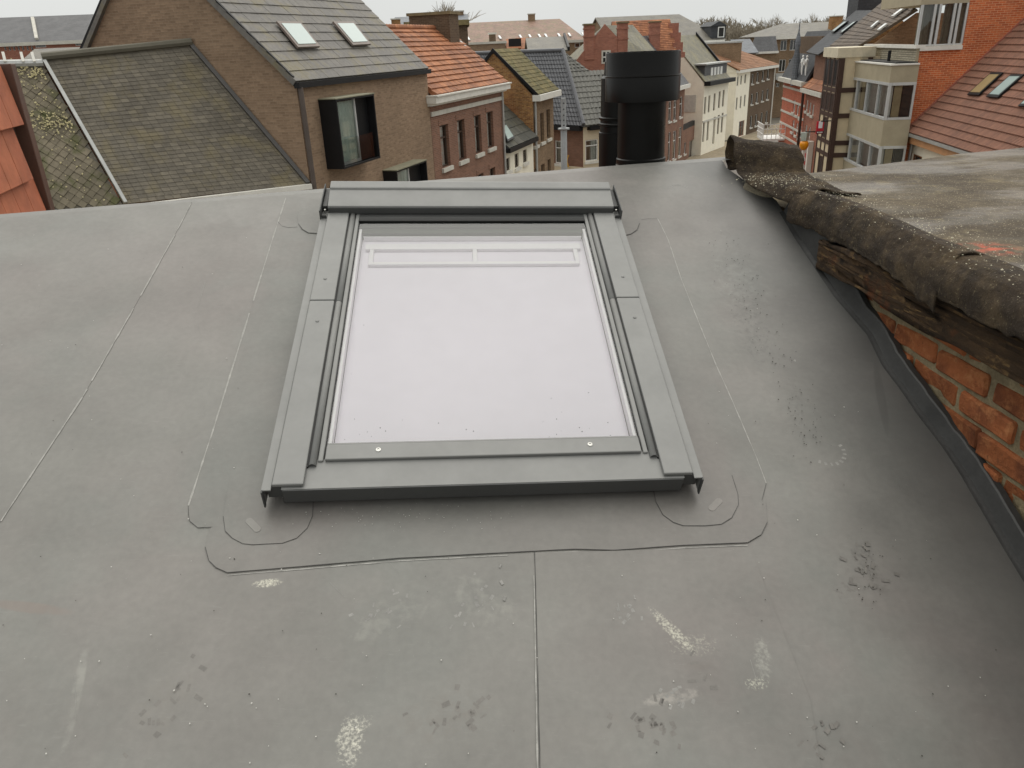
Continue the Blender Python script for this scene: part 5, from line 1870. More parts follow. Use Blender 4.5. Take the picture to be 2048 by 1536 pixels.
ge = gT.sz(1833, 20)
obj('gable_wall', MB().prism([gT.at(.0, zT - 1), gT.at(.0, zT + .35), gT.at(ge[0], ge[1] - .12), gT.at(ge[0] + 1.5, ge[1] - .2), gT.at(ge[0] + 1.5, zT - 1)], gT.n * .05), B_TAN, htb)

# ---- black roofed house beyond
sK1 = R0.off(.1).sz(1668, 120)[0]
sK0 = R0.off(.1).sz(1630, 120)[0]
hk = thing('black_roofed_house', R.at((sK0 + sK1) / 2, 0, -4), 'narrow brick house with steep black slate roof and two roof windows', 'house')
zK = R.sz(1630, 200)[1]
Rk = R0.off(.1)
body(hk, Rk, sK0, sK1, 8, zT + .2, B_ORANGE)
pK = row_roof(hk, zT + .35, 46, [(1612, 104), (1636, 109), (1764, 20), (1712, 21)], S_BLK)
pKs = Plane(pK.p + pK.n * .05, pK.n)
for q in (((1692, 43), (1698, 43), (1668, 66), (1663, 65)), ((1712, 43), (1716, 43), (1684, 68), (1680, 67))):
    skylight(hk, pKs, q, M_BLACKM, M_SKYL, rise=.06)
# slate mansard front with the two white figures standing on it is the next house; its tall dormer box
tb = pK.hit(1705, 20)
obj('dormer', MB().box(tb - Z * .8 + Rk.d * -1.3, Rk.d * 2.4, -Rk.n * 2.2, Z * 2.2), S_BLK, hk)
kg = Rk.cross(sK1)
kg.n = -kg.n
k0, k1 = kg.sz(1640, 111), kg.sz(1765, 21)
obj('gable_wall', MB().prism([kg.at(.0, zT - 2), kg.at(.0, zT + .1), kg.at(k1[0], k1[1] - .1), kg.at(k1[0] + 1.2, k1[1] - .6), kg.at(k1[0] + 1.2, zT - 2)], kg.n * .06), B_YELL, hk)

# ---- striped brick house with mansard
sM1, sM0 = R0.off(.3).sz(1612, 200)[0], R0.off(.3).sz(1575, 200)[0]
hm = thing('striped_brick_house', R.at((sM0 + sM1) / 2, 0, -4), 'red brick house with white stone bands and slate mansard', 'house')
Rm = R0.off(.3)
zM = Rm.sz(1592, 164)[1]
mops = [Op(Rm, x, y, x + 4.2, y + h, M_WFR, M_STONE, 0, .6, None, .12) for (x, y, h) in ((1586, 200, 25), (1593, 205, 26), (1600, 210, 27), (1584, 240, 24), (1591, 246, 25), (1598, 252, 26))]
body(hm, Rm, sM0 - 2, sM1, 8, zM, B_STRIPE, mops)
for k in range(9):
    z = zM - .55 - k * .85
    if z > .5:
        obj('stone_band', MB().box(Rm.at(sM0 - 2, z, .0), Rm.d * (sM1 - sM0 + 2), Rm.n * .05, Z * .14), M_STONE, hm)
obj('cornice', MB().box(Rm.at(sM0 - 2.1, zM - .1, .0), Rm.d * (sM1 - sM0 + 2.3), Rm.n * .45, Z * .28), M_STONE, hm)
mq = [Rm.at(sM0 - 2, zM + .18, .2), Rm.at(sM1 + .05, zM + .18, .2), Rm.at(sM1 + .05, zM + 3.2, -1.3), Rm.at(sM0 - 2, zM + 3.2, -1.3)]
slab(hm, 'mansard_roof', mq, S_BLK, .15)
obj('roof_top', MB().box(Rm.at(sM0 - 2, zM + 2.9, -1.4), Rm.d * (sM1 - sM0 + 2), -Rm.n * 6, Z * .3), M_ZINC, hm)
body(hm, Rm.off(-.6), sM0 - 1.9, sM1 - .1, 6, zM + 2.88, B_DARK, z0=zM, name='attic_wall')
# turret spire
sp_ = Rm.hit(1573, 150)
zsp = Plane(sp_, (FW.x, FW.y, 0)).hit(1601, 58).z
tr_ = Rm.at(Rm.sz(1600, 120)[0], 0, .25)
obj('turret', MB().lathe(tr_, [(.22, zM - .2), (.22, zM + 1.2), (.26, zM + 1.3), (.14, zM + 2.2), (.2, zM + 2.35), (.16, zM + 2.8), (.05, zM + 3.2), (.02, zM + 4.0)], 10), S_BLUE, hm, smooth=30)
# two white figures on the mansard
M_FIG = plain('white_painted_figure', (.82, .81, .78), .6, amt=.03)
Rf = Rm.off(.0)
zf0 = Rf.sz(1608, 150)[1]
KF = (Rf.sz(1608, 110)[1] - zf0) / 2.3
def figure(s_, label):
    base = Rf.at(s_, zf0)
    upv = Z
    hh = 2.4
    f = MB()
    A = lambda a, b, c=0.0: base + (Rm.d * a + upv * b + Rm.n * c) * KF
    prof = [(0, .02, .05), (.0, .45, .09), (.0, .95, .16), (0, 1.25, .19), (0, 1.55, .2), (0, 1.85, .22), (0, 2.0, .1), (0, 2.06, .07)]
    bm = bmesh.new()
    # legs
    K_ = lambda l: [q * KF for q in l]
    f.tube([A(-.10, .0, .05), A(-.11, .5, .09), A(-.09, 1.1, .06)], K_([.055, .085, .12]), 10)
    f.tube([A(.10, .0, .05), A(.11, .5, .09), A(.09, 1.1, .06)], K_([.055, .085, .12]), 10)
    # trunk
    f.tube([A(0, 1.02, .06), A(0, 1.2, .06), A(0, 1.5, .07), A(0, 1.78, .06), A(0, 1.9, .05), A(0, 2.0, .05)], K_([.17, .2, .19, .23, .12, .07]), 12)
    # arms held forward with a sheet
    for sg in (-1, 1):
        f.tube([A(sg * .22, 1.78, .05), A(sg * .28, 1.5, .1), A(sg * .16, 1.45, .32)], K_([.075, .06, .045]), 8)
    # head
    f.lathe(A(0, 1.98, .07), [(a * KF, b * KF) for a, b in [(.03, 0), (.09, .05), (.125, .14), (.12, .23), (.07, .30), (.02, .32)]], 14, upv)
    me = obj('figure', f, M_FIG, None, smooth=60)
    tag(me, label, 'statue')
    bm.free()
    return me
fa, fb = Rf.sz(1606, 130)[0], Rf.sz(1614, 130)[0]
figure(fa, 'white painted figure on the slate mansard, empty handed')
figure(fb, 'white painted figure on the slate mansard holding a square board')
figB_b = MB()
figB_b.box(Rf.at(fb - .05, zf0 + 1.25 * KF, .36 * KF), Rf.d * .55 * KF, Z * .5 * KF, Rf.n * .05)
bo = obj('board', figB_b, M_FIG, None)
tag(bo, 'white square board held by one of the white roof figures', 'board')

# ---- orange roofed low house between, with cornice and white window surrounds
hl = thing('orange_roofed_house', R.at(sM1 + 1.5, 0, -3), 'low red brick house with small orange tiled roof and white cornice', 'house')
Rl = R0.off(.35)
sl1 = Rl.sz(1656, 190)[0]
sl0 = sM1 + .05
zl_ = Rl.sz(1628, 181)[1]
lops = [Op(Rl, x, y, x + 3.5, y + 22, M_WFR, M_STONE, 0, 0, None, .1) for (x, y) in ((1612, 200), (1618, 205), (1624, 209), (1610, 250), (1617, 254))]
body(hl, Rl, sl0, sl1 - .05, 6, zl_, B_RED, lops)
lq = [Rl.at(sl0, zl_ + .1, .3), Rl.at(sl1 - .05, zl_ + .1, .3), Rl.at(sl1 - .05, zl_ + 2.4, -2.3), Rl.at(sl0, zl_ + 2.4, -2.3)]
slab(hl, 'roof', lq, T_ORANGE, .08)
tiles(hl, *lq, 8, .3, T_ORANGE, .025)
obj('cornice', MB().box(Rl.at(sl0 - .05, zl_ - .2, .0), Rl.d * (sl1 - sl0), Rl.n * .4, Z * .26), M_STONE, hl)
obj('downpipe', MB().tube([Rl.at(sl0 + .1, zl_ - .2, .2), Rl.at(sl0 + .1, .1, .2)], .09, 8), M_BEAM, hl, smooth=40)
mb = MB()
for a in (sl0 + 2.0, sl0 + 3.4):
    mb.box(Rl.at(a, 0, .02), Rl.d * .35, Rl.n * .3, Z * (zl_ - 2.9))
obj('white_pilaster', mb, M_WOODW, hl, kind='stuff')
# ---- signs and lamp on the row
def hang(px_, out):
    return Rl.off(out).hit(*px_)
sg = thing('red_shop_sign', hang((1641, 252), 2.0), 'red hanging sign with white upper panel and dark lettered strip', 'sign')
FN = Plane(sg.location, (FW.x, FW.y, 0))
sx = V((FW.y, -FW.x, 0)).normalized()
a_, b_ = FN.hit(1632, 268), FN.hit(1649, 242)
w_s, h_s = (b_ - a_).dot(sx), b_.z - a_.z
obj('sign_board', MB().box(a_, sx * w_s, V((0, .08, 0)), Z * h_s), plain('sign_red', lin(190, 30, 50), .4), sg)
obj('white_panel', MB().box(a_ + sx * w_s * .22 + Z * h_s * .45 - V((0, .02, 0)), sx * w_s * .56, V((0, .018, 0)), Z * h_s * .53), plain('sign_white', (.8, .78, .8), .4), sg)
obj('lettering_strip', MB().box(a_ + Z * h_s * .02 - V((0, .02, 0)), sx * w_s, V((0, .018, 0)), Z * h_s * .2), plain('sign_maroon', lin(70, 16, 28), .4), sg)
mb = MB()
for (f0, f1) in ((.1, .3), (.38, .44), (.48, .56), (.6, .68), (.72, .86)):
    mb.box(a_ + sx * w_s * f0 + Z * h_s * .08 - V((0, .03, 0)), sx * w_s * (f1 - f0), V((0, .008, 0)), Z * h_s * .09)
obj('lettering', mb, M_WFR, sg, kind='stuff')
obj('bracket', MB().tube([a_ + sx * w_s * .5 + Z * h_s, a_ + sx * w_s * .5 + Z * h_s + Rl.n * -1.95], .03, 6), M_BLACKM, sg)
lp = hang((1608, 291), .9)
lf = Plane(lp, (FW.x, FW.y, 0))
kL = px_scale(lp)
lamp = thing('globe_lamp', lp, 'yellow globe lamp hanging on the row of red brick houses', 'lamp')
obj('globe', MB().lathe(lp - Z * 9 * kL, [(3 * kL, 0), (6.5 * kL, 3 * kL), (8.6 * kL, 8 * kL), (8.8 * kL, 12 * kL), (7.6 * kL, 16.5 * kL), (3 * kL, 18 * kL)], 20), plain('amber_globe', lin(235, 150, 10), .3), lamp, smooth=60)
obj('shade', MB().lathe(lp + Z * 9.2 * kL, [(7.4 * kL, 0), (8.6 * kL, 8 * kL), (8.4 * kL, 16 * kL), (6 * kL, 16.4 * kL)], 4), plain('lamp_glass', lin(176, 184, 176), .2), lamp, smooth=10)
obj('lamp_arm', MB().tube([lp + Z * 20 * kL, lp + Z * 26 * kL, lp + Z * 26 * kL - Rl.n * .95], .035, 6), M_BLACKM, lamp)
s2 = thing('red_wall_sign', hang((1598 + 120 * .098, 317), .12), 'small red nameplate fixed to white pilaster', 'sign')
c = s2.location
obj('plate', MB().box(V(c) - Rl.d * .55 - Z * .35, Rl.d * 1.1, Rl.n * .06, Z * .7), plain('plate_red', lin(176, 66, 62), .5), s2)
mb = MB()
for k in range(6):
    mb.box(V(c) - Rl.d * (.42 - k * .15) + Rl.n * .062 - Z * .1, Rl.d * .09, Rl.n * .01, Z * .2)
obj('plate_lettering', mb, M_WFR, s2, kind='stuff')
# white railing balcony at the far end
bal = thing('white_balcony', Rm.hit(1570, 275), 'white railed balcony on the far striped house', 'balcony')
B0 = V(bal.location)
mb = MB()
bw_, bo_ = 2.6, 1.6
o0 = Rm.at(sM0 - 2.2, Rm.sz(1570, 281)[1], .0)
mb.box(o0, Rm.d * bw_, Rm.n * bo_, Z * .12)
slb = obj('floor_slab', mb, M_WFR, bal)
for k in range(9):
    for (p0) in (o0 + Rm.n * bo_ + Rm.d * bw_ * k / 8,):
        obj('baluster', MB().box(p0 + Z * .12 - Rm.n * .04, Rm.d * .04, Rm.n * .04, Z * 1.0), M_WFR, bal)
for k in range(5):
    obj('baluster', MB().box(o0 + Rm.d * (bw_ - .04) + Rm.n * bo_ * k / 5 + Z * .12, Rm.d * .04, Rm.n * .04, Z * 1.0), M_WFR, bal)
mb = MB()
for z in (.45, .8, 1.12):
    mb.box(o0 + Rm.n * bo_ + Z * z, Rm.d * bw_, Rm.n * .05, Z * .05)
    mb.box(o0 + Rm.d * bw_ + Z * z, Rm.n * (bo_ - .01), Rm.d * .05, Z * .05)
obj('rails', mb, M_WFR, bal, kind='stuff')
# ================================================================ far end of the street, left side
FK = Wall((19.6, 86.7), 25.0)
FI = Wall((22.8, 91.4), 33.0)
FL = Wall((33.3, 109.3), 35.0)
def far_ops(wall, rows, fr=M_WFR, sill=M_STONE, mull=0, trans=0, rec=.14, curt=None):
    return [Op(wall, x0, y0, x1, y1, fr, sill, mull, trans, curt, rec) for (x0, y0, x1, y1) in rows]
# townhouse
hK = thing('brown_townhouse', FK.at(-4, 0, -4), 'brown brick townhouse with tall pale framed windows and dormer roof', 'house')
zK2 = FK.sz(1366, 170)[1]
ka, kb2 = FK.sz(1318, 260)[0], FK.sz(1367, 240)[0]
kop = far_ops(FK, [(1337, 203, 1343, 243), (1347, 201, 1353, 241), (1359, 194, 1365, 234), (1336, 265, 1341, 322), (1346, 262, 1352, 318), (1357, 255, 1363, 312)], M_WFR, M_STONE, 0, .65)
body(hK, FK, ka, kb2, 9, zK2, B_ORANGE, kop)
kq = [FK.at(ka, zK2 + .1, .4), FK.at(kb2 + .1, zK2 + .1, .4), FK.at(kb2 + .1, zK2 + 4.8, -3.6), FK.at(ka, zK2 + 4.8, -3.6)]
slab(hK, 'roof', kq, S_DARK, .12)
slab(hK, 'roof_back', [FK.at(ka, zK2, -9), FK.at(kb2, zK2, -9), kq[2], kq[3]], S_DARK, .1)
obj('cornice', MB().box(FK.at(ka, zK2 - .3, .0), FK.d * (kb2 - ka + .1), FK.n * .55, Z * .38), M_WOODW, hK)
obj('dormer', MB().box(FK.at(kb2 - 2.2, zK2 + .3, -.9), FK.d * 1.5, -FK.n * 2.5, Z * 2.6), M_BLACKM, hK)
obj('dormer_gable', MB().prism([FK.at(kb2 - 2.4, zK2 + 2.9, -.8), FK.at(kb2 - .5, zK2 + 2.9, -.8), FK.at(kb2 - 1.45, zK2 + 3.9, -.8)], -FK.n * 2.6), R_WHITE, hK)
# brick annex with carriage door
hJ = thing('brick_gate_annex', FK.at(kb2 + 2, 0, -3), 'low brick annex with brown carriage door between townhouse and white gable', 'building')
ja, jb = kb2 + .05, FK.sz(1404, 270)[0]
zJ = FK.sz(1385, 252)[1]
jop = far_ops(FK, [(1368, 285, 1372, 308), (1396, 270, 1400, 293)], M_WFR) + [Op(FK, 1378, 280, 1391, 321, plain('brown_gate', lin(92, 60, 44), .6), None, 1, 0, None, .2, name='carriage_door')]
body(hJ, FK, ja, jb, 6, zJ, B_ORANGE, jop)
obj('railing_top', MB().box(FK.at(ja, zJ, .0), FK.d * (jb - ja), -FK.n * .3, Z * .5), M_BLACKM, hJ)
# white gabled house
hI = thing('white_gabled_house', FI.at(4, 0, -4), 'white gabled house with slate roof, dormer strip and two rows of windows', 'house')
ia, ib = FI.sz(1404.5, 250)[0], FI.sz(1453, 230)[0]
zI = FI.sz(1432, 163)[1]
GI = FI.cross(ia)
ap = GI.sz(1337, 74)
iop = []
for (x, y0, y1) in ((1408.5, 194, 228), (1416.5, 191, 225), (1427, 187, 221), (1437, 183, 216), (1445, 180, 213), (1405.5, 242, 284), (1414, 239, 281), (1435, 230, 268), (1442.5, 226, 265)):
    iop.append(Op(FI, x, y0, x + 3.6, y1, M_BFR, None, 0, .7, None, .18))
iop.append(Op(FI, 1426, 234, 1430, 288, M_BFR, None, 0, .7, None, .25, name='door'))
body(hI, FI, ia, ib, ap[0] * 2, zI, R_WHITE, iop, prof=[(0, zI), (ap[0], ap[1]), (ap[0] * 2, zI)])
iq = [FI.at(ia - .05, zI + .2, .1), FI.at(ib + .1, zI + .2, .1), FI.at(ib + .1, ap[1] + .12, -ap[0]), FI.at(ia - .05, ap[1] + .12, -ap[0])]
slab(hI, 'roof', iq, S_GREEN, .12)
slab(hI, 'roof_back', [FI.at(ia, zI, -2 * ap[0]), FI.at(ib, zI, -2 * ap[0]), iq[2], iq[3]], S_GREEN, .1)
gI2 = FI.cross(ib + .12)
obj('verge', MB().prism([FI.at(ib + .1, zI + .9, -.6), FI.at(ib + .1, ap[1] + .05, -ap[0]), FI.at(ib + .1, ap[1] + .45, -ap[0]), FI.at(ib + .1, zI + 1.3, -.6)], FI.d * .25), M_BLACKM, hI)
obj('gutter', MB().box(FI.at(ia - .1, zI - .25, .0), FI.d * (ib - ia + .5), FI.n * .7, Z * .45), M_BLACKM, hI)
dm = obj('dormer', MB().box(FI.at(ia + 1.0, zI + .3, -.4), FI.d * (ib - ia - .8), -FI.n * 1.4, Z * 1.5), S_DARK, hI)
for k in range(4):
    obj('dormer_window', MB().box(FI.at(ia + 3.0 + k * 1.1, zI + .55, -.4), FI.d * .7, FI.n * .05, Z * .95), M_WFR, dm)
obj('dormer_roof', MB().box(FI.at(ia + .6, zI + 1.85, -2.3), FI.d * (ib - ia), FI.n * 2.2, Z * .15), M_ZINC, hI)
obj('string_course', MB().box(FI.at(ia, zI * .47, .0), FI.d * (ib - ia), FI.n * .08, Z * .2), M_STONE, hI)
gv = GI.sz(1378, 215)
gw = GI.off(0)
obj('blind_window', MB().box(GI.at(GI.sz(1378, 210)[0] - .8, GI.sz(1378, 224)[1], .0), GI.d * 1.7, GI.n * -.06 if GI.n.y > 0 else GI.n * .06, Z * 1.8), M_STONE, hI)
# white three storey and dark brick pair under a brown hip
hL = thing('white_corner_house', FL.at(-2, 0, -4), 'white rendered three storey house at the street bend', 'house')
la, lb = FL.sz(1468, 230)[0], FL.sz(1496.5, 200)[0]
zL = FL.sz(1480, 145)[1]
lop = far_ops(FL, [(1474, 153, 1477, 172), (1481, 151, 1484, 169.5), (1489, 148, 1492.5, 167), (1472, 195, 1475, 220), (1480, 192, 1483, 217), (1488, 189.5, 1491, 213)], M_STONE, None, 0, 0, .1)
lop.append(Op(FL, 1477.5, 242, 1488, 272, plain('red_door', lin(130, 66, 40), .6), None, 1, 0, None, .15, name='door'))
body(hL, FL, la, lb, 9, zL, R_WHITE, lop)
hM = thing('dark_brick_house', FL.at(6, 0, -4), 'dark brown brick house with three rows of white trimmed windows', 'house')
ma, mb_ = lb + .02, FL.sz(1544, 190)[0]
mops2 = []
for (dy0, dy1) in ((148, 168), (188, 209), (232, 255)):
    for (x, k) in ((1503, 0), (1513, -3.2), (1524, -6.6), (1534, -10)):
        sh = 0 if dy0 < 150 else (-1.2 if dy0 < 200 else -3)
        mops2.append(Op(FL, x + sh, dy0 + k, x + 4.6 + sh, dy1 + k, M_WFR, M_STONE, 0, 0, None, .16))
body(hM, FL, ma, mb_, 9, zL, B_DARK, mops2)
obj('cornice', MB().box(FL.at(la - .3, zL - .02, .0), FL.d * (lb - la + .3), FL.n * .5, Z * .35), M_WOODW, hL)
obj('cornice', MB().box(FL.at(ma, zL - .02, .0), FL.d * (mb_ - ma + .5), FL.n * .5, Z * .35), M_WOODW, hM)
pl_ = rplane(FL, zL + .34, math.radians(27), .5)
hq = [FL.at(la - .4, zL + .34, .5), FL.at(mb_ + .5, zL + .34, .5), FL.at(mb_ - 4.2, zL + 2.7, -4.6), FL.at(la - .4, zL + 2.7, -4.6)]
slab(hM, 'roof', hq, T_BRN, .1)
tiles(hM, *hq, 14, .35, T_BRN, .03)
slab(hM, 'hip', [hq[1], FL.at(mb_ + .5, zL + .34, -9.5), hq[2]], T_BRN, .1)
slab(hM, 'roof_back', [FL.at(la - .4, zL + .34, -9.5), FL.at(mb_ + .5, zL + .34, -9.5), hq[2], hq[3]], T_BRN, .1)
GL = FL.cross(la - .02)
obj('gable_wall', MB().prism([FL.at(la - .01, zL - .01), FL.at(la - .01, zL + .3), FL.at(la - .01, zL + 2.6, -4.6), FL.at(la - .01, zL + .3, -9)], FL.d * -.05), R_WHITE, hL)
obj('downpipe', MB().tube([FL.at(mb_ - .05, zL - .1, .12), FL.at(mb_ - .05, .1, .12)], .09, 6), M_WOODW, hM)

# ================================================================ roofs beyond
def frontal(name, label, cat, x, dist, hd, x0, x1, ye, depth, wmat, rows=(), fr=M_WFR, mull=1, trans=0, sill=None, group=None):
    d = ray(x, ye)
    w_ = Wall((d.x * dist / d.y, dist), hd)
    a, b = w_.sz(x0, ye)[0], w_.sz(x1, ye)[0]
    if a > b:
        a, b = b, a
    ze = w_.sz(x, ye)[1]
    h = thing(name, w_.at((a + b) / 2, 0, -depth / 2), label, cat, group)
    body(h, w_, a, b, depth, ze, wmat, far_ops(w_, rows, fr, sill, mull, trans))
    return h, w_, a, b, ze
def gable_top(h, w_, a, b, ze, depth, rise, mat, ov=.3, hipL=0, hipR=0):
    q = [w_.at(a - ov, ze, ov), w_.at(b + ov, ze, ov), w_.at(b + ov - hipR, ze + rise, -depth / 2), w_.at(a - ov + hipL, ze + rise, -depth / 2)]
    slab(h, 'roof', q, mat, .15)
    bk = [w_.at(a - ov, ze, -depth - ov), w_.at(b + ov, ze, -depth - ov)]
    slab(h, 'roof_back', [bk[0], bk[1], q[2], q[3]], mat, .15)
    if hipL:
        slab(h, 'hip', [q[0], bk[0], q[3]], mat, .15)
    if hipR:
        slab(h, 'hip', [q[1], bk[1], q[2]], mat, .15)
    if not hipL:
        obj('gable', MB().prism([w_.at(a, ze), w_.at(a, ze, -depth), w_.at(a, ze + rise - .15, -depth / 2)], w_.d * .2), B_TAN, h)
    if not hipR:
        obj('gable', MB().prism([w_.at(b, ze), w_.at(b, ze, -depth), w_.at(b, ze + rise - .15, -depth / 2)], w_.d * -.2), B_TAN, h)
    return q
def rise_at(w_, x, y, depth):
    """height of a ridge seen at a pixel, ridge half the depth back"""
    return w_.off(-depth / 2).sz(x, y)[1]
# long lichened roof with a row of skylights
h, w_, a, b, ze = frontal('long_lichened_building', 'long building with lichened brown roof and a row of small skylights', 'building', 1050, 120, 92, 900, 1169, 84, 14, B_TAN, [(1149.5, 85.5, 1160, 95), (1149.5, 104, 1161, 119)], M_WFR, 0)
q = gable_top(h, w_, a, b, ze, 14, rise_at(w_, 1040, 41, 14) - ze, S_BROWN, hipR=3.5)
pf_ = Plane(q[0], (q[1] - q[0]).cross(q[3] - q[0]))
pf_.n = pf_.n if pf_.n.z > 0 else -pf_.n
pf_.p = pf_.p + pf_.n * .05
M_WSKY = bpy.data.materials['white_glass']
for x in (933, 996, 1037, 1056, 1075, 1088, 1114, 1135, 1162):
    y = 78.5 - (x - 933) * .038
    skylight(h, pf_, ((x, y - 3.5), (x + 4, y - 3.5), (x + 8, y + 3), (x + 4, y + 3)), M_GFR, M_WSKY, rise=.12)
cz_ = w_.off(-7).hit(1063, 35)
chimney(h, V((cz_.x, cz_.y, cz_.z)), w_.d, w_.n, 1.05, 1.0, cz_.z - 2, w_.off(-7).hit(1063, 29).z, B_TAN)
obj('eaves_band', MB().box(w_.at(a, ze - .35, .0), w_.d * (b - a), w_.n * .4, Z * .35), M_STONE, h)
# flat roofed brick block
h, w_, a, b, ze = frontal('flat_roofed_block', 'flat roofed brown brick block with pale coping behind the orange roof', 'building', 975, 62, 90, 925, 1011, 88, 6, B_BROWN)
obj('coping', MB().box(w_.at(a - .1, ze, -6.1), w_.d * (b - a + .2), w_.n * 6.2, Z * .15), M_STONE, h)
c_ = w_.off(-2).hit(985, 80)
chimney(h, V((c_.x, c_.y, ze)), w_.d, w_.n, .5, .5, ze, ze + .65, B_DARK)
# small orange roofs
for (x0, x1, ye, yr, lab) in ((1019, 1036, 96, 77, 'small orange tiled roof with a dark dormer, behind the mossy gable'), (1040, 1062, 97, 75, 'small bright orange tiled roof beside the grey roof gable')):
    h, w_, a, b, ze = frontal('small_orange_roofed_house', lab, 'house', (x0 + x1) / 2, 88, 90, x0, x1, ye, 7, B_RED)
    gable_top(h, w_, a, b, ze, 7, rise_at(w_, (x0 + x1) / 2, yr, 7) - ze, T_ORANGE)
    if x0 < 1030:
        obj('dormer', MB().box(w_.at((a + b) / 2 - .5, ze + .1, -.3), w_.d * 1.3, -w_.n * 1.5, Z * .8), M_BLACKM, h)
# grey roof with gable to the right
h, w_, a, b, ze = frontal('grey_roofed_house', 'house with plain grey slate roof and brown brick gable end', 'house', 1095, 76, 90, 1062, 1128, 101, 9, B_TAN)
gable_top(h, w_, a, b, ze, 9, rise_at(w_, 1095, 74, 9) - ze, S_GREY)
obj('verge', MB().prism([w_.at(b + .3, ze - .1, .3), w_.at(b + .3, rise_at(w_, 1095, 74, 9), -4.5), w_.at(b + .3, rise_at(w_, 1095, 74, 9) + .3, -4.5), w_.at(b + .3, ze + .25, .3)], w_.d * .2), M_BLACKM, h)
# red brick gable with chimneys
FRD = 66.0
d_ = ray(1210, 100)
wF = Wall((d_.x * FRD / d_.y, FRD), 90)
hF = thing('red_brick_gable_house', wF.at(0, 0, -5), 'red brick gabled house with stepped chimneys at its shoulders', 'house')
pts = [(1154, 119), (1186, 79), (1210, 48), (1236, 76), (1248, 95), (1256, 142), (1235, 200), (1154, 200)]
P_ = [wF.hit(*c) for c in pts]
P_[-2], P_[-1] = V((P_[-2].x, P_[-2].y, 0)), V((P_[-1].x, P_[-1].y, 0))
obj('gable_wall', MB().prism(P_, V((0, .4, 0))), B_RED, hF)
wfO = Op(wF, 1206, 104, 1218, 124, M_WFR, None, 1, .5, None, -.06)
obj('window_surround', MB().box(wF.at(wfO.s0 - .12, wfO.z0 - .12, .005), wF.d * (wfO.s1 - wfO.s0 + .24), wF.n * .05, Z * (wfO.z1 - wfO.z0 + .24)), M_STONE, hF)
build_w = MB()
obj('window', MB().box(wF.at(wfO.s0, wfO.z0, .052), wF.d * (wfO.s1 - wfO.s0), wF.n * .02, Z * (wfO.z1 - wfO.z0)), M_DARK, hF)
obj('glazing_bar', MB().box(wF.at((wfO.s0 + wfO.s1) / 2 - .04, wfO.z0, .073), wF.d * .08, wF.n * .02, Z * (wfO.z1 - wfO.z0)).box(wF.at(wfO.s0, (wfO.z0 + wfO.z1) / 2 - .04, .0735), wF.d * (wfO.s1 - wfO.s0), wF.n * .018, Z * .08), M_WFR, hF)
for (x0, x1, y0, y1) in ((1169, 1189, 50, 78), (1236, 1256, 46, 100)):
    p0, p1 = wF.hit(x0, y1), wF.hit(x1, y0)
    cx = (p0 + p1) / 2
    chimney(hF, V((cx.x, cx.y + .38, p0.z)), V((1, 0, 0)), V((0, 1, 0)), p1.x - p0.x, .9, p0.z - 1.5, p1.z, B_RED, M_MOSSCAP, bands=2)
ap_ = wF.hit(1210, 48)
rr_ = ap_ + V((2.5, 9, .0))
sl0, sl1 = wF.hit(1262, 120), wF.hit(1300, 128)
slab(hF, 'roof', [wF.hit(1258, 130) + V((0, .1, 0)), V((wF.hit(1258, 130).x + 4.5, FRD + 9, wF.hit(1258, 130).z)), V((ap_.x + 3.6, FRD + 9, ap_.z)), ap_ + V((.1, .1, -.1))], S_GREEN, .12)
slab(hF, 'roof_left', [wF.hit(1154, 119) + V((0, .1, 0)), V((wF.hit(1154, 119).x, FRD + 9, wF.hit(1154, 119).z)), V((ap_.x + 3.6, FRD + 9, ap_.z)), ap_ + V((-.1, .1, -.1))], S_GREEN, .12)
# orange roof behind with corbie stepped gable
h, w_, a, b, ze = frontal('stepped_gable_house', 'house with long orange tiled roof ending in a stepped brick gable', 'house', 1300, 84, 88, 1236, 1356, 118, 8, B_RED)
zr_ = rise_at(w_, 1300, 40, 8)
q = gable_top(h, w_, a, b, ze, 8, zr_ - ze, T_ORANGE, 0)
tiles(h, q[0], q[1], q[2], q[3], 22, .3, T_ORANGE, .03)
for k in range(4):
    t0 = k / 4
    obj('gable_step', MB().box(w_.at(b - .3, ze, -4 * t0), w_.d * 1.0, -w_.n * (8 - 8 * t0), Z * ((zr_ - ze) * (t0 + .14))), B_RED, h)
c_ = w_.off(-1.2).hit(1309, 60)
chimney(h, V((c_.x, c_.y, ze)), w_.d, w_.n, 1.0, .8, ze, w_.off(-1.2).hit(1309, 45).z, B_RED, M_MOSSCAP, bands=2)
# great slate hip with dormer
h, w_, a, b, ze = frontal('great_slate_building', 'large building with tall hipped slate roof and black dormer', 'building', 1390, 112, 84, 1225, 1447, 82, 18, B_TAN)
zr_ = rise_at(w_, 1390, 27, 18)
q = gable_top(h, w_, a, b, ze, 18, zr_ - ze, S_GREY, hipR=3.6)
obj('eaves_band', MB().box(w_.at(a, ze - .3, .0), w_.d * (b - a), w_.n * .5, Z * .3), M_WOODW, h)
dz = w_.sz(1438, 82)[1]
dx = w_.sz(1423, 70)[0]
d_o = obj('dormer', MB().box(w_.at(dx, ze + .2, -.2), w_.d * 2.0, -w_.n * 4, Z * 1.5).prism([w_.at(dx - .15, ze + 1.7, 0), w_.at(dx + 2.15, ze + 1.7, 0), w_.at(dx + 1.0, ze + 2.3, 0)], -w_.n * 5), S_BLK, h)
obj('dormer_window', MB().box(w_.at(dx + .9, ze + .3, -.2), w_.d * .9, w_.n * .1, Z * 1.3), M_WFR, d_o)
obj('dormer_pane', MB().box(w_.at(dx + 1.02, ze + .42, -.09), w_.d * .65, w_.n * .03, Z * 1.05), M_DARK, d_o)
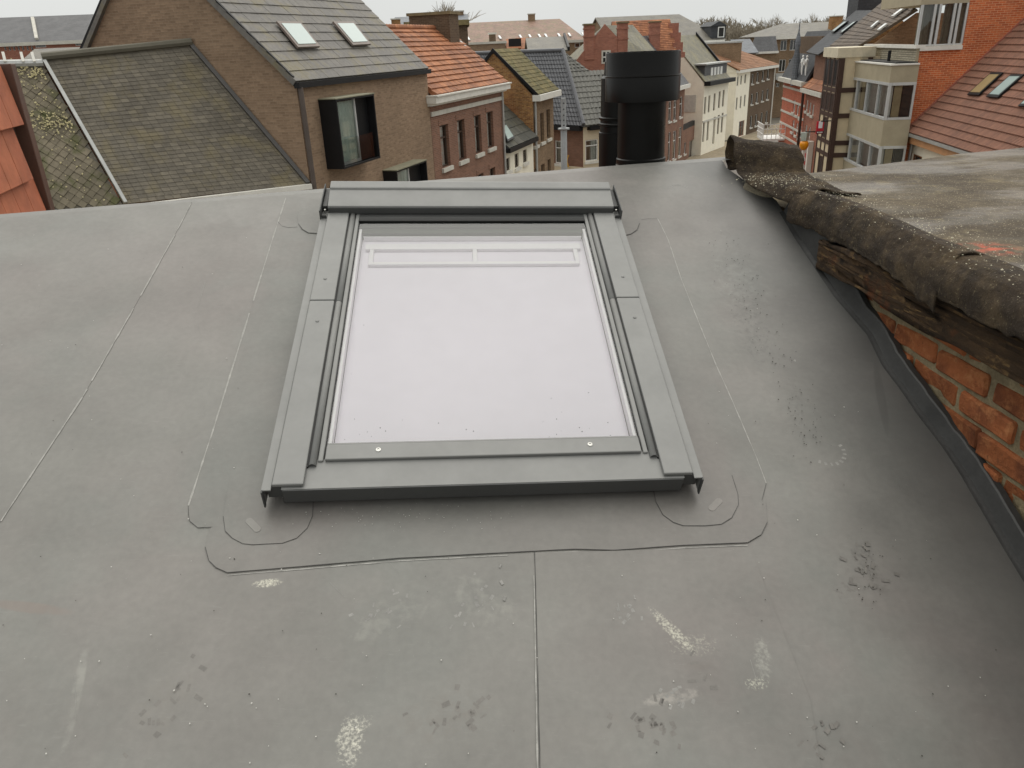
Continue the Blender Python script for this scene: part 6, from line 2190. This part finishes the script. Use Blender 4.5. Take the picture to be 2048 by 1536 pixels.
h, w_, a, b, ze = frontal('brick_garden_block', 'plain tan brick block below the great slate roof', 'building', 1440, 108, 88, 1402, 1484, 87, 6, B_TAN)
obj('coping', MB().box(w_.at(a - .1, ze, -6.1), w_.d * (b - a + .2), w_.n * 6.2, Z * .2), M_ZINC, h)
# big building with white windows
rowsN = [(1561, 80, 1574, 101), (1580, 79, 1594, 100.5), (1605, 78, 1616, 99), (1622, 77, 1635, 98), (1558, 119, 1571, 143), (1577, 118, 1590, 142), (1552, 166, 1559, 174), (1600, 118, 1612, 141)]
h, w_, a, b, ze = frontal('white_windowed_block', 'three storey tan brick block with white windows and low slate roof', 'building', 1600, 132, 86, 1556, 1700, 70, 14, B_TAN, rowsN, M_WFR, 1, 0, None)
q = gable_top(h, w_, a, b, ze, 14, rise_at(w_, 1600, 46, 14) - ze, S_GREY, .8, hipL=4)
obj('cornice', MB().box(w_.at(a - .6, ze - .5, .0), w_.d * (b - a + .6), w_.n * .8, Z * .5), M_WOODW, h)
cN = w_.off(-2).hit(1671, 45)
chimney(h, V((cN.x, cN.y, ze)), w_.d, w_.n, 1.7, 1.2, ze, w_.off(-2).hit(1671, 33).z, B_YELL)
zbal = w_.sz(1570, 150)[1]
obj('balcony', MB().box(w_.at(w_.sz(1546, 150)[0], zbal - .6, .0), w_.d * 4.6, w_.n * 1.2, Z * .9), M_ZINC, h)
h, w_, a, b, ze = frontal('mansard_wing', 'wing with dark slate mansard over tan brick', 'building', 1530, 129, 86, 1502, 1555, 103, 12, B_TAN)
slab(h, 'mansard_roof', [w_.at(a - .3, ze, .3), w_.at(b, ze, .3), w_.at(b, w_.sz(1530, 73)[1], -1.2), w_.at(a + .9, w_.sz(1530, 73)[1], -1.2)], S_DARK, .2)
obj('cornice', MB().box(w_.at(a - .4, ze - .3, .0), w_.d * (b - a + .4), w_.n * .5, Z * .3), M_WOODW, h)
h, w_, a, b, ze = frontal('blue_slate_wing', 'low wing roofed in blue grey slate beside the mansard', 'building', 1490, 122, 88, 1480, 1512, 106, 8, B_TAN)
gable_top(h, w_, a, b, ze, 8, rise_at(w_, 1490, 78, 8) - ze, S_BLUE)
# far left
h, w_, a, b, ze = frontal('long_slate_building', 'long slate roofed brick building far behind the mossy slate roofs', 'building', 90, 95, 84, -60, 230, 84, 12, B_RED, [(k * 9 + 8, 92, k * 9 + 12, 101) for k in range(7)] + [(70, 89, 92, 95), (150, 86, 175, 91)], M_WFR, 0)
q = gable_top(h, w_, a, b, ze, 12, rise_at(w_, 90, 32, 12) - ze, S_DARK)
obj('eaves_band', MB().box(w_.at(a, ze - .3, .0), w_.d * (b - a), w_.n * .4, Z * .35), M_STONE, h)
pf_ = Plane(q[0], (q[1] - q[0]).cross(q[3] - q[0]))
pf_.n = pf_.n if pf_.n.z > 0 else -pf_.n
v0, v1 = pf_.hit(63, 38), pf_.hit(71, 80)
obj('fire_wall_coping', MB().box(v0, v1 - v0, w_.d * .35, pf_.n * .25), M_STONE, h)
h, w_, a, b, ze = frontal('low_grey_roof_shed', 'low shed with grey lead roof in front of the long brick building', 'shed', 110, 60, 84, 48, 180, 124, 6, B_RED)
gable_top(h, w_, a, b, ze, 6, rise_at(w_, 110, 96, 6) - ze, S_GREY)
# blue grey roof with chimneys behind the orange roof
h, w_, a, b, ze = frontal('chimneyed_slate_house', 'distant blue grey roof carrying several brick chimneys', 'house', 860, 100, 88, 790, 932, 52, 9, B_TAN)
q = gable_top(h, w_, a, b, ze, 9, rise_at(w_, 870, 31, 9) - ze, S_BLUE)
for (x0, x1, y) in ((784, 800, 39), (838, 847, 31), (876, 890, 27), (913, 927, 23)):
    w3 = w_.off(-4.5 if x0 > 800 else .5)
    p0, p1 = w3.hit(x0, 52), w3.hit(x1, y)
    cx = (p0 + p1) / 2
    chimney(h, V((cx.x, cx.y, ze)), w_.d, w_.n, abs(p1.x - p0.x), .9, ze, p1.z, B_TAN if x0 > 800 else B_YELL)
h, w_, a, b, ze = frontal('mossy_flat_annex', 'low annex with mossy coping just behind the orange ridge', 'building', 860, 44, 88, 812, 935, 53, 4, B_DARK)
obj('coping', MB().box(w_.at(a - .1, ze, -4.1), w_.d * (b - a + .2), w_.n * 4.3, Z * .25), plain('mossy_concrete', lin(124, 112, 78), .95, amt=.3, sc=3), h)
# chimney on the right row
h = htb
c_ = pT.hit(1790, 5)
# ================================================================ bare trees
def bare_tree(name, x, ytop, dist, seed, label, spread=.5, group=None):
    r = random.Random(seed)
    d = ray(x, 80)
    base = V((d.x * dist / d.y, dist, 0))
    H = Plane(base, (0, -1, 0)).hit(x, ytop).z
    t = thing(name, base, label, 'tree', group)
    tm, cm = MB(), MB()
    tm.tube([base, base + Z * H * .3, base + Z * H * .5], [H * .022, H * .016, H * .01], 7)
    def branch(p, dr, ln, rad, dep):
        q1_ = p + dr * ln * .5 + V((r.uniform(-1, 1), r.uniform(-1, 1), r.uniform(-.3, .6))) * ln * .06
        q2_ = p + dr * ln
        cm.tube([p, q1_, q2_], [rad, rad * .75, rad * .5], 3, cap=False)
        if dep == 0:
            return
        for k in range(4 if dep > 1 else 6):
            nd = (dr + V((r.uniform(-1, 1), r.uniform(-1, 1), r.uniform(-.35, .8))) * .85).normalized()
            branch(p + (q2_ - p) * r.uniform(.35, 1.0), nd, ln * r.uniform(.5, .75), max(rad * .55, .045), dep - 1)
    for k in range(9):
        a = r.uniform(0, 6.28)
        dr = V((math.cos(a) * spread, math.sin(a) * spread, 1)).normalized()
        branch(base + Z * H * r.uniform(.3, .62), dr, H * r.uniform(.18, .28), H * .009, 3)
    obj('trunk', tm, M_BARK, t, smooth=60)
    obj('crown', cm, M_TWIG, t)
M_BARK = plain('bark', lin(96, 86, 72), .95, amt=.2)
M_TWIG = plain('bare_twigs', lin(140, 131, 116), .95, amt=.2)  # pale tone puts distance haze into the twig colour
TL_ = ['leafless tree of middling height in the wood beyond the brown hipped roof'] * 6 + ['leafless tree standing over the hip of the white windowed block'] + ['large spreading leafless tree above the white windowed block roof'] * 2 + ['small leafless tree peeping over the white windowed block ridge'] * 2 + ['rounded leafless tree near the chimney of the black roofed house'] * 2
for k, (x, y, dd) in enumerate(((1452, 56, 230), (1468, 52, 236), (1484, 50, 228), (1500, 50, 240), (1516, 47, 226), (1532, 51, 234), (1546, 42, 215), (1562, 30, 205), (1580, 29, 208), (1600, 38, 222), (1618, 37, 226), (1642, 32, 212), (1660, 36, 224))):
    bare_tree('bare_tree', x, y, dd, 40 + k, TL_[k], .8, 'bare trees beyond the town')
bare_tree('bare_tree', 893, 4, 135, 77, 'tall thin leafless tree rising behind the chimneys', .35)
bare_tree('bare_tree', 912, 14, 140, 78, 'short leafless tree beside the tall thin one', .5)
# far wood as one mass
wm = MB()
rw = random.Random(5)
for k in range(2600):
    x = rw.uniform(-1.0, 1.0)
    px_ = 1380 + 330 * rw.random()
    d = ray(px_, 80)
    dd = rw.uniform(255, 300)
    b0_ = V((d.x * dd / d.y, dd, 0))
    h_ = 12.4 + 5.5 * NZ.noise(V((b0_.x * .05, b0_.y * .03, 3))) + rw.uniform(-2, 2.5)
    dr = V((rw.uniform(-.5, .5), rw.uniform(-.5, .5), 1)).normalized()
    l_ = rw.uniform(2.0, 5)
    top = b0_ + Z * h_
    wm.tube([top - dr * l_, top], [.16, .05], 3, cap=False)
    for q in range(5):
        st = top - dr * l_ * rw.uniform(.1, .9)
        dv = (dr + V((rw.uniform(-1, 1), rw.uniform(-1, 1), rw.uniform(-.2, .6)))).normalized()
        wm.tube([st, st + dv * rw.uniform(.8, 2)], [.12, .04], 3, cap=False)
o = obj('distant_wood', wm, M_TWIG, None, kind='stuff')
tag(o, 'distant bare winter wood closing the view beyond the roofs', 'wood')
# ================================================================ ground, street
GP = Plane((0, 0, 0), (0, 0, 1))
struct(obj('ground', MB().face([(-900, -300, -.02), (900, -300, -.02), (900, 1600, -.02), (-900, 1600, -.02)]), plain('town_ground', lin(104, 100, 90), .95, amt=.2, sc=.2)))
M_ASPH = plain('asphalt', lin(112, 106, 100), .9, amt=.12, sc=2)
M_PAVE = bricks('concrete_paving', lin(158, 146, 124), lin(146, 134, 114), lin(110, 102, 88), bw=.5, bh=.5, ms=.012, dirt=.12)
kl = [(0.5, 28), (8.5, 52), (16.0, 74), (23.8, 86.5), (27.6, 93.2), (33.4, 102.5), (39.6, 112), (47, 122)]
fl_ = [(-4, 28), (3, 52), (12, 74), (18.8, 87), (22.4, 92), (32.8, 109.6), (38.8, 118), (46, 128)]
mb = MB()
for a, b, c, d in zip(kl, kl[1:], fl_[1:], fl_):
    mb.prism([(a[0], a[1], 0), (b[0], b[1], 0), (c[0], c[1], 0), (d[0], d[1], 0)], (0, 0, .12))
struct(obj('pavement', mb, M_PAVE))
mb = MB()
for a, b in zip(kl, kl[1:]):
    t = V((b[0] - a[0], b[1] - a[1], 0)).normalized()
    nn = V((t.y, -t.x, 0))
    mb.prism([V((a[0], a[1], -.01)), V((b[0], b[1], -.01)), V((b[0], b[1], -.01)) + nn * .18, V((a[0], a[1], -.01)) + nn * .18], Z * .145)
struct(obj('kerb', mb, M_STONE))
mb = MB()
kr = [(p[0] + 7.2, p[1] - 3.2) for p in kl]
for a, b, c, d in zip(kl, kl[1:], kr[1:], kr):
    mb.face([(a[0], a[1], 0), (d[0], d[1], 0), (c[0], c[1], 0), (b[0], b[1], 0)])
struct(obj('road', mb, M_ASPH))
